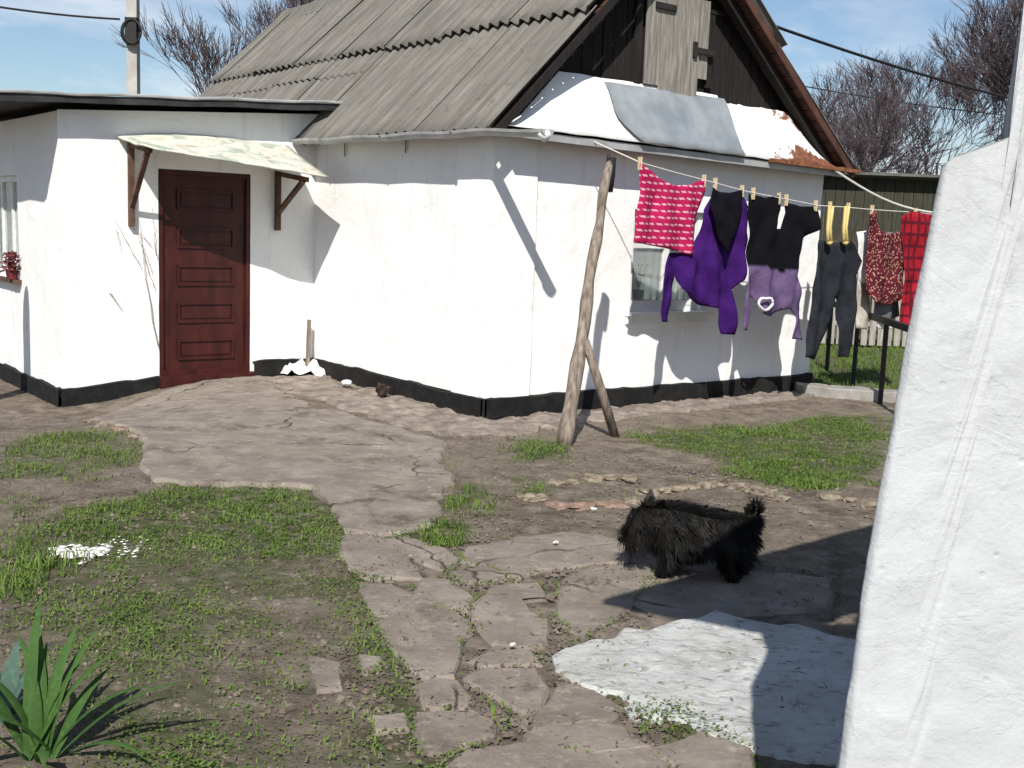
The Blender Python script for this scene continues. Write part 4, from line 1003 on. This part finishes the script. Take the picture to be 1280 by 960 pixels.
for x, l in pegl.items():
    best = None
    for i in range(1, len(lpts)-2):
        for t in (0,.1,.2,.3,.4,.5,.6,.7,.8,.9):
            p = lpts[i].lerp(lpts[i+1], t); v = p-CAM; u_ = 640+F*v.dot(RT)/v.dot(FW)
            if best is None or abs(u_-x) < best[0]: best = (abs(u_-x), p)
    p = best[1]; g_ = MB(); g_.bar(p-M*.012-Z*.06, p-M*.007+Z*.045+G*.008, .014, .011, M); g_.bar(p+M*.010-Z*.06, p+M*.006+Z*.045-G*.008, .014, .011, M)
    tag(g_.build('clothes_peg', MAT['peg'], origin=p), l, 'peg', 'pegs on the washing line')

# ------------------------------------------------------------------ dog: black, shaggy, low on its legs, facing left
rear = gnd(915,722); fr = gnd(838,712)
fwd = Vector((-1, .10, 0)).normalized(); side = Vector((-fwd.y, fwd.x, 0))   # side: away from camera is -side?
dog = thing('dog', 'small shaggy black dog standing with lowered head on the yard path', 'dog', (rear.x-.25, rear.y, 0))
o0 = Vector((1.13, 5.08, 0))
def DP(f, s, z): return o0 + fwd*f + side*s + Z*z     # f: metres forward of the rump
joints = {'pel':(.05,0,.245,.085), 'mid':(.20,0,.225,.108), 'che':(.35,0,.225,.115), 'neck':(.42,0,.265,.088), 'head':(.485,0,.270,.082), 'muz':(.535,0,.205,.058), 'nose':(.560,0,.155,.036)}
edges_ = [('pel','mid'),('mid','che'),('che','neck'),('neck','head'),('head','muz'),('muz','nose')]
for sd, nm in ((1,'a'),(-1,'b')):
    df = .03 if sd > 0 else -.02
    joints.update({'hip'+nm:(.05+df,.055*sd,.20,.058), 'kne'+nm:(.085+df,.068*sd,.135,.042), 'hoc'+nm:(.025+df,.068*sd,.075,.027), 'pas'+nm:(.035+df,.068*sd,.018,.026), 'toe'+nm:(.075+df,.068*sd,.014,.022)})
    edges_ += [('pel','hip'+nm),('hip'+nm,'kne'+nm),('kne'+nm,'hoc'+nm),('hoc'+nm,'pas'+nm),('pas'+nm,'toe'+nm)]
    joints.update({'sho'+nm:(.36+df,.062*sd,.17,.050), 'elb'+nm:(.335+df,.066*sd,.115,.034), 'wri'+nm:(.35+df,.066*sd,.06,.026), 'paw'+nm:(.355+df,.066*sd,.018,.026), 'tip'+nm:(.395+df,.066*sd,.014,.022)})
    edges_ += [('che','sho'+nm),('sho'+nm,'elb'+nm),('elb'+nm,'wri'+nm),('wri'+nm,'paw'+nm),('paw'+nm,'tip'+nm)]
joints.update({'t1':(-.015,0,.285,.030),'t2':(-.025,0,.33,.022),'t3':(-.02,0,.368,.012)}); edges_ += [('pel','t1'),('t1','t2'),('t2','t3')]
keys = list(joints); ki = {k: i for i, k in enumerate(keys)}
me = bpy.data.meshes.new('body'); oo = ORG[dog]
me.from_pydata([tuple(DP(*joints[k][:3])-oo) for k in keys], [(ki[a], ki[b]) for a, b in edges_], [])
body = bpy.data.objects.new('body', me); COL.objects.link(body); body.parent = dog; ORG[body] = oo
md_ = body.modifiers.new('Skin', 'SKIN'); md_.use_smooth_shade = True
for i, k in enumerate(keys): me.skin_vertices[0].data[i].radius = (joints[k][3],)*2
me.skin_vertices[0].data[0].use_root = True
ss = body.modifiers.new('Sub', 'SUBSURF'); ss.levels = 1; ss.render_levels = 1
bpy.context.view_layer.update()
dg = bpy.context.evaluated_depsgraph_get(); ev = body.evaluated_get(dg); bme = bpy.data.meshes.new_from_object(ev)
body.modifiers.clear(); body.data = bme; bme.name = 'body'; bme.materials.append(MAT['fur']); 
for p in bme.polygons: p.use_smooth = True
# ears, eyes, nose
for sd in (1, -1):
    e = MB(); b0_ = DP(.465, .05*sd, .335)
    e.hexa([b0_-fwd*.03-side*.012, b0_+fwd*.025-side*.012, b0_+fwd*.025+side*.012, b0_-fwd*.03+side*.012]+[b0_+Z*.05+side*.02*sd+fwd*q for q in (-.006,.004)]+[b0_+Z*.05+side*(.02*sd+.004)+fwd*q for q in (.004,-.006)])
    e.build('ear', MAT['fur'], dog)
    MB().lump(DP(.548,.032*sd,.272), .008,.008,.008,0,1).build('eye', MAT['black'], dog, smooth=True)
MB().lump(DP(.592,0,.150), .015,.016,.013,.1,1).build('nose', MAT['black'], dog, smooth=True)
V = []; Fc = []; bm_v = bme.vertices; polys = list(bme.polygons); areas = np.array([p.area for p in polys]); pick = rng.choice(len(polys), 26000, p=areas/areas.sum())
for pi in pick:
    p = polys[pi]; vs = [bm_v[i].co for i in p.vertices]; w = rng.dirichlet([1]*len(vs)); c = sum((v*float(t) for v, t in zip(vs, w)), Vector()) + oo
    nn = p.normal; hz = c.z; f_ = (c-o0).dot(fwd)
    L = random.uniform(.022,.055)
    if hz < .06: L *= .45
    elif .09 < hz < .22: L *= 1.85
    if f_ > .5 and hz < .27: L *= 1.2
    clump = mnoise.noise_vector(c*22)*.55
    d = (nn*.75 - fwd*.45 - Z*.75 + clump + Vector((random.gauss(0,.13), random.gauss(0,.13), random.gauss(0,.13)))).normalized()
    if hz > .31 and f_ < .05: d = (nn*.8+Z*.3+clump*.6).normalized(); L *= .8
    tip = c+d*L
    if tip.z < .004: tip.z = .004
    s_ = d.cross(nn + Vector((.01,.02,0))).normalized()*random.uniform(.0013,.0030)
    mid_ = c+d*L*.55+nn*.006
    k = len(V); V += [c-s_, c+s_, mid_+s_*.8, mid_-s_*.8, tip]; Fc += [(k,k+1,k+2,k+3),(k+3,k+2,k+4)]
build('fur', (V, Fc), MAT['fur'], dog)

# ------------------------------------------------------------------ strap-leaved plant in the corner
pc = gnd(48,948)
def strap(base, az, L, lean, w, mat, droop=1.0):
    d = Vector((math.cos(az), math.sin(az), 0)); sd = Vector((-d.y, d.x, 0)); V = []; n = 12
    for i in range(n+1):
        t = i/n; a = lean + droop*t*t; 
        if i == 0: p = base.copy(); 
        else: p = p + (d*math.sin(a)+Z*math.cos(a))*L/n
        ww = w*min(1, .45+t*2.2)*(1-max(0, t-.55)/.45)**.7 if t < 1 else 0
        cv = (d*math.cos(a)-Z*math.sin(a))*-.25*ww
        V += [p-sd*ww, p+cv*1, p+sd*ww]
    V2 = [v-(d*.0015) for v in V]; Fc = []
    for i in range(n):
        for j in (0, 1): q = (3*i+j, 3*i+j+1, 3*i+j+4, 3*i+j+3); Fc.append(q)
    return V, Fc
plant = MB(); rd = random.Random(12)
leaves = [(1.45,.44,.10,.016,.25),(1.2,.36,.22,.020,.4),(.9,.36,.30,.019,.5),(.55,.40,.45,.015,.7),(.2,.36,.60,.014,.8),(1.9,.38,.2,.018,.5),(2.4,.36,.35,.018,.6),(2.9,.40,.55,.017,.7),(3.6,.34,.6,.016,.8),(-.5,.30,.95,.012,.9),(.75,.30,.15,.017,.4),(1.7,.30,.15,.018,.3),(2.1,.26,.1,.016,.3),(-1.1,.28,.8,.014,.8),(4.2,.30,.6,.016,.8),(.05,.42,.75,.013,.6),(1.0,.28,.5,.02,.5),(.4,.32,.25,.016,.6),(3.2,.30,.35,.018,.5)]
for az, L, lean, w, dr in leaves:
    plant.add(*strap(pc+Vector((rd.gauss(0,.025), rd.gauss(0,.02), -.01)), az+rd.uniform(-.1,.1), L*1.12, lean, w*1.2, None, dr*1.25))
tag(plant.build('strap_leaf_plant', MAT['strap'], origin=pc, smooth=True), 'clump of long green strap leaves in the near left corner', 'plant')
p2 = gnd(8,905); pl2 = MB()
for az, L, lean, w, dr in ((.6,.24,.25,.032,.7),(1.5,.26,.15,.030,.5),(2.6,.24,.3,.03,.6),(-.3,.2,.5,.03,.8)): pl2.add(*strap(p2, az, L, lean, w, None, dr))
tag(pl2.build('tulip_plant', MAT['blueleaf'], origin=p2, smooth=True), 'broad blue-green leaves growing just left of the strap-leaved clump', 'plant')

# ------------------------------------------------------------------ near white wall with post and lean-to roof over it
SLX = [(0,.585),(.3,.605),(.621,.630),(.927,.642),(1.222,.668),(1.449,.691),(1.629,.710),(1.737,.721),(1.80,.720),(2.0,.700),(2.6,.655)]
def xe(z): return float(np.interp(z, [a for a, b in SLX], [b for a, b in SLX]))
def topz(ox): return float(np.interp(ox, [0,.02,.05,.118,.150,.2,2.2], [1.735,1.752,1.763,1.790,2.40,2.42,2.42]))
nb_ = thing('outbuilding', 'near whitewashed lumpy wall with sloping shoulder at right', 'wall', (.62,1.95,0))
ring = []
YF, YB = 1.95, 2.36
for ox in np.arange(2.0, .02, -.022): ring.append((ox, YF, 0))
for k in range(9):
    a = math.pi/2*k/8; ring.append((.02-.02*math.sin(a), YF+.02-.02*math.cos(a), 0))
for y in np.arange(YF+.04, YB-.03, .022): ring.append((.004*math.sin((y-YF)*7)+.006, y, 0))
for k in range(9):
    a = math.pi/2*k/8; ring.append((.05-.04*math.cos(a), YB-.04+.04*math.sin(a), 0))
for ox in np.arange(.07, 2.0, .04): ring.append((ox, YB, 0))
NV = 110; V = []
for j in range(NV+1):
    t = j/NV
    for ox, y, _ in ring:
        z = t*topz(ox-.42*(y-YF)/(YB-YF)*min(1, ox/.07)); z -= .020*max(0, t-.985)/.015
        x = xe(z)*(y/YF) + ox; p = Vector((x, y, z))
        am = .008*mnoise.noise(p*3.5) + .005*mnoise.noise(p*9) + .004*abs(mnoise.noise(Vector((p.x*16+p.z*5, p.y*12, p.z*14-p.x*4)))) + .0022*mnoise.noise(p*34)
        inw = Vector((0, -1, 0)) if y < YF+.012 else (Vector((0, 1, 0)) if y > YB-.01 else Vector((-.9, -.2, 0)))
        edge = min(1, ox/.05) if y < YF+.012 else .5
        p += inw*am*1.3*max(.4, edge); V.append(p)
R_ = len(ring); Fc = [(j*R_+i, (j+1)*R_+i, (j+1)*R_+i+1, j*R_+i+1) for j in range(NV) for i in range(R_-1)]
nf = len([1 for r in ring if r[1] <= YF]) 
tb = NV*R_
# cap: join front and back rows along the top
c0 = len(V)
fcols = list(range(0, R_))
mid_i = next(i for i, r in enumerate(ring) if r[1] >= (YF+YB)/2)
lo, hi = mid_i, mid_i
i, j = mid_i, mid_i
fi = list(range(mid_i, -1, -1)); bi = list(range(mid_i, R_))
a_, b__ = 0, 0
while a_ < len(fi)-1 or b__ < len(bi)-1:
    if a_ < len(fi)-1 and (b__ >= len(bi)-1 or ring[fi[a_+1]][0] <= ring[bi[min(b__+1, len(bi)-1)]][0]+.001):
        if fi[a_] != bi[b__]: Fc.append((tb+fi[a_], tb+fi[a_+1], tb+bi[b__])[::-1])
        a_ += 1
    else:
        if fi[a_] != bi[b__]: Fc.append((tb+fi[a_], tb+bi[b__+1], tb+bi[b__])[::1])
        b__ += 1
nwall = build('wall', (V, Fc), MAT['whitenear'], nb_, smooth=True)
T = Vector((.196,2.03,2.44)); Nn = Vector((.86,1.70,2.44)); F1_ = Vector((2.75,3.20,2.44)); F2_ = Vector((2.45,4.09,2.44))
rs = MB(); rs.hexa([T,Nn,F1_,F2_]+[v+Z*.06 for v in (T,Nn,F1_,F2_)]); rs.build('roof', MAT['tar'], nb_)
MB().bar((2.35,2.75,0),(2.35,2.75,2.44),.10,.10,Vector((1,0,0))).build('post', MAT['polewood'], nb_)

# ------------------------------------------------------------------ background on the right: kerb railing, picket fence, shed
rl0, rl1 = gnd(1100,505), gnd(1066,483)
def gz(x, y, d): return onY(x, y, d)
ra = thing('metal_railing', 'low dark metal railing behind the hanging overalls', 'railing', rl0)
zt_ = .80
for p in (rl0, rl1, rl1+(rl1-rl0)*1.2, rl0-(rl1-rl0)*1.0):
    MB().tube([Vector((p.x,p.y,-.03)), Vector((p.x,p.y,zt_))], .026, 8).build('post', MAT['iron'], ra)
a_, b__ = rl1+(rl1-rl0)*1.2, rl0-(rl1-rl0)*1.0
MB().bar(Vector((a_.x,a_.y,zt_+.02)), Vector((b__.x,b__.y,zt_+.02)), .05, .06).build('rail', MAT['iron'], ra)
fx = MB(); FY = 17.0
pf = thing('picket_fence', 'grey weathered picket fence beyond the lawn on the right', 'fence', (4.5,FY,0))
x = 3.4; 
pk = MB()
while x < 11:
    h_ = 1.38+random.uniform(-.06,.06); t_ = random.uniform(-.01,.01)
    pk.hexa([Vector(q) for q in ((x,FY,.03),(x+.09,FY,.03),(x+.09,FY+.02,.03),(x,FY+.02,.03),(x+t_,FY,h_),(x+.09+t_,FY,h_-.02),(x+.09+t_,FY+.02,h_-.02),(x+t_,FY+.02,h_))]); x += .125
pk.build('pickets', MAT['picket'], pf)
MB().bar((3.4,FY+.05,.35),(11,FY+.05,.35),.04,.07).build('rail', MAT['picket'], pf); MB().bar((3.4,FY+.05,1.1),(11,FY+.05,1.1),.04,.07).build('rail', MAT['picket'], pf)
# shed
SY = 21.
sh = thing('shed', 'dark board shed with dull sheet roof behind the fence', 'shed', (7.5,SY,0))
sl = onY(1030,222,SY); sx0 = sl.x-1.2
zz = onY(1075,216,SY).z
s_ = MB(); x = sx0
while x < 12:
    s_.hexa([Vector(q) for q in ((x,SY,0),(x+.17,SY,0),(x+.17,SY+.03,0),(x,SY+.03,0),(x,SY,zz-.06),(x+.17,SY,zz-.06),(x+.17,SY+.03,zz-.06),(x,SY+.03,zz-.06))]); x += .18
s_.build('wall', MAT['shed'], sh)
s2 = MB(); s2.hexa([Vector(q) for q in ((sx0,SY+.03,0),(sx0+.1,SY+.03,0),(sx0+.1,SY+3,0),(sx0,SY+3,0),(sx0,SY+.03,zz-.08),(sx0+.1,SY+.03,zz-.08),(sx0+.1,SY+3,zz-.5),(sx0,SY+3,zz-.5))]); s2.build('side_wall', MAT['shed'], sh)
MB().hexa([Vector(q) for q in ((sx0-.2,SY-.3,zz-.05),(12.2,SY-.3,zz-.05),(12.2,SY+3.2,zz-.55),(sx0-.2,SY+3.2,zz-.55),(sx0-.2,SY-.3,zz+.0),(12.2,SY-.3,zz+.0),(12.2,SY+3.2,zz-.5),(sx0-.2,SY+3.2,zz-.5))]).build('roof', MAT['paleroof'], sh)

# ------------------------------------------------------------------ bare trees
def tree(name, base, height, label, mat, seed, spread=.55, forks=4, levels=6, r0=.12, trunk=.25):
    rd = random.Random(seed); root = thing(name, label, 'tree', base, 'bare trees')
    cr_ = MB(); tk = MB()
    def branch(p, d, L, r, lev):
        n = 3 if lev > 1 else 2; pts = [p]; dd = d.copy()
        for i in range(n):
            dd = (dd + Vector((rd.gauss(0,.16), rd.gauss(0,.16), rd.gauss(.05,.10)))).normalized(); pts.append(pts[-1]+dd*L/n)
        rr = [r*(1-.45*i/n) for i in range(n+1)]
        (tk if lev == levels else cr_).tube(pts, rr, 6 if lev >= levels-1 else (4 if lev > 1 else 3), cap=False)
        if lev == 0: return
        k = forks+rd.randint(0, 1) if lev > 2 else forks+(2 if mat is MAT['barkdark'] else 1)
        for i in range(k):
            t = rd.uniform(.45, 1) if i else 1.; j = min(n-1, int(t*n)); q = pts[j].lerp(pts[j+1], t*n-j)
            ax = Vector((rd.gauss(0,1), rd.gauss(0,1), rd.gauss(0,.45))); ax = (ax-dd*ax.dot(dd)).normalized()
            nd = (dd + ax*rd.uniform(.35, .85)*spread*1.5 + Z*.16).normalized()
            branch(q, nd, L*rd.uniform(.62,.84), max(rr[-1]*rd.uniform(.5,.72), .0070), lev-1)
    b = Vector(base)-Z*.1
    branch(b, Z.copy(), height*trunk, r0, levels)
    tk.build('trunk', mat, root, smooth=True); cr_.build('crown', mat, root, smooth=False)
    return root
def tb_(x, d): p = onY(x, 300, d); return (p.x, d, 0)
tree('bare_tree', tb_(275,24), 9.2, 'bare reddish tree behind the low wing roof, next to the utility pole', MAT['bark'], 3, .40, 3, 6, .15)
tree('bare_tree', tb_(335,27), 10.6, 'bare tree rising behind the left end of the corrugated roof', MAT['bark'], 8, .42, 3, 6, .15)
tree('bare_tree', tb_(125,32), 5.8, 'low sparse bare tree left of the utility pole', MAT['bark'], 21, .6, 3, 4, .08)
tree('bare_shrub', tb_(1052,19), 3.3, 'low bare shrub between the house corner and the picket fence', MAT['bark'], 31, .8, 3, 5, .04, .16)
tree('bare_shrub', tb_(1120,19.6), 3.9, 'bare shrub rising behind the red garments', MAT['bark'], 33, .8, 3, 5, .04, .16)
tree('bare_tree', tb_(1085,26), 7.2, 'bare tree just right of the rusty roof corner', MAT['barkdark'], 5, .66, 3, 6, .13)
tree('bare_tree', tb_(1165,29), 9.0, 'dense bare tree in the middle of the right hand group', MAT['barkdark'], 9, .58, 3, 6, .14)
tree('bare_tree', tb_(1262,25), 10.2, 'tallest bare tree at the right edge above the near white wall', MAT['barkdark'], 14, .5, 3, 6, .15)
tree('bare_tree', tb_(1125,36), 9.6, 'bare tree farthest back between the two right hand trees', MAT['bark'], 17, .6, 3, 6, .15)

# ------------------------------------------------------------------ utility pole and cables
UD = 22.
pt = onY(166,-40,UD); pbm = onY(166,120,UD); ub = Vector((pbm.x, UD, 0))
up_ = thing('utility_pole', 'grey concrete utility pole with black cable coil behind the wing roof', 'pole', ub)
MB().hexa([Vector((ub.x+s*.11+.0, UD+q*.10, -.1)) for s, q in ((-1,-1),(1,-1),(1,1),(-1,1))]+[Vector((pt.x+s*.095, UD+q*.09, pt.z+.6)) for s, q in ((-1,-1),(1,-1),(1,1),(-1,1))]).build('post', MAT['polecon'], up_)
ck = onY(163,40,UD-.16); co = MB(); 
for k in range(4): co.tube([ck+Vector((.17*math.cos(a)+.02*k, -.03*k, .22*math.sin(a))) for a in [6.283*i/18 for i in range(19)]], .022, 5)
co.build('cable_coil', MAT['black'], up_, smooth=True)
MB().hexa([ck+Vector((s*.11+.03, q*.08, z_)) for z_ in (-.20,.26) for s, q in ((-1,-1),(1,-1),(1,1),(-1,1))]).build('junction_box', MAT['black'], up_)
def cable(a, b, sag, r, label):
    pts = [a.lerp(b, i/14)-Z*sag*4*(i/14)*(1-i/14) for i in range(15)]
    return tag(MB().tube(pts, r, 5).build('overhead_cable', MAT['black'], origin=a), label, 'cable')
cable(onY(150,24,UD-.1), onY(-160,-22,UD-2), .1, .02, 'overhead cable running left from the utility pole')
cable(onY(900,8,17.), onY(1330,138,24.), .12, .026, 'thick dark cable sloping down over the trees on the right')
cable(onY(985,104,26.), onY(1330,150,30.), .1, .014, 'thin lower wire below the thick cable on the right')

# ------------------------------------------------------------------ light, sky, camera
w = bpy.data.worlds.new('World'); sc.world = w; w.use_nodes = True; nt = w.node_tree; bg = nt.nodes['Background']
sky = N(nt, 'ShaderNodeTexSky'); sky.sky_type = 'NISHITA'; sky.sun_disc = False; sky.sun_elevation = SUNEL; sky.sun_rotation = math.radians(185)
sky.air_density = 1.0; sky.dust_density = .6; sky.ozone_density = 2.6
tc = N(nt, 'ShaderNodeTexCoord'); mp = N(nt, 'ShaderNodeMapping'); mp.inputs['Scale'].default_value = (2.2,2.2,6.5); mp.inputs['Location'].default_value = (.3,.1,.25)
nt.links.new(tc.outputs['Generated'], mp.inputs['Vector'])
cn = noise(nt, mp.outputs['Vector'], 1.6, 9, .58, .4)
ccol = ramp(nt, noise(nt, mp.outputs['Vector'], 2.6, 4), [(.4, (6.4,6.8,7.8)), (.65, (9.2,9.5,10.0))])
nt.links.new(mix(nt, gray(nt, cn, .52, .74), sky.outputs['Color'], ccol), bg.inputs['Color'])
bg.inputs['Strength'].default_value = .080
sl_ = bpy.data.lights.new('sun', 'SUN'); sl_.energy = 4.7; sl_.angle = math.radians(.5); sl_.color = (1, .955, .88)
so = bpy.data.objects.new('sun', sl_); COL.objects.link(so); so.rotation_euler = SD.to_track_quat('-Z', 'Y').to_euler(); so.location = (-3,-10,12)

cd = bpy.data.cameras.new('camera'); cam = bpy.data.objects.new('camera', cd); COL.objects.link(cam)
cd.sensor_width = 36; cd.sensor_fit = 'HORIZONTAL'; cd.lens = F/1280*36; cd.clip_end = 1000; cd.clip_start = .05
mt = Matrix((RT, UP, -FW)).transposed().to_4x4(); mt.translation = CAM; cam.matrix_world = mt
sc.camera = cam
sc.view_settings.view_transform = 'Standard'; sc.view_settings.look = 'None'; sc.view_settings.exposure = .45; sc.view_settings.gamma = 1
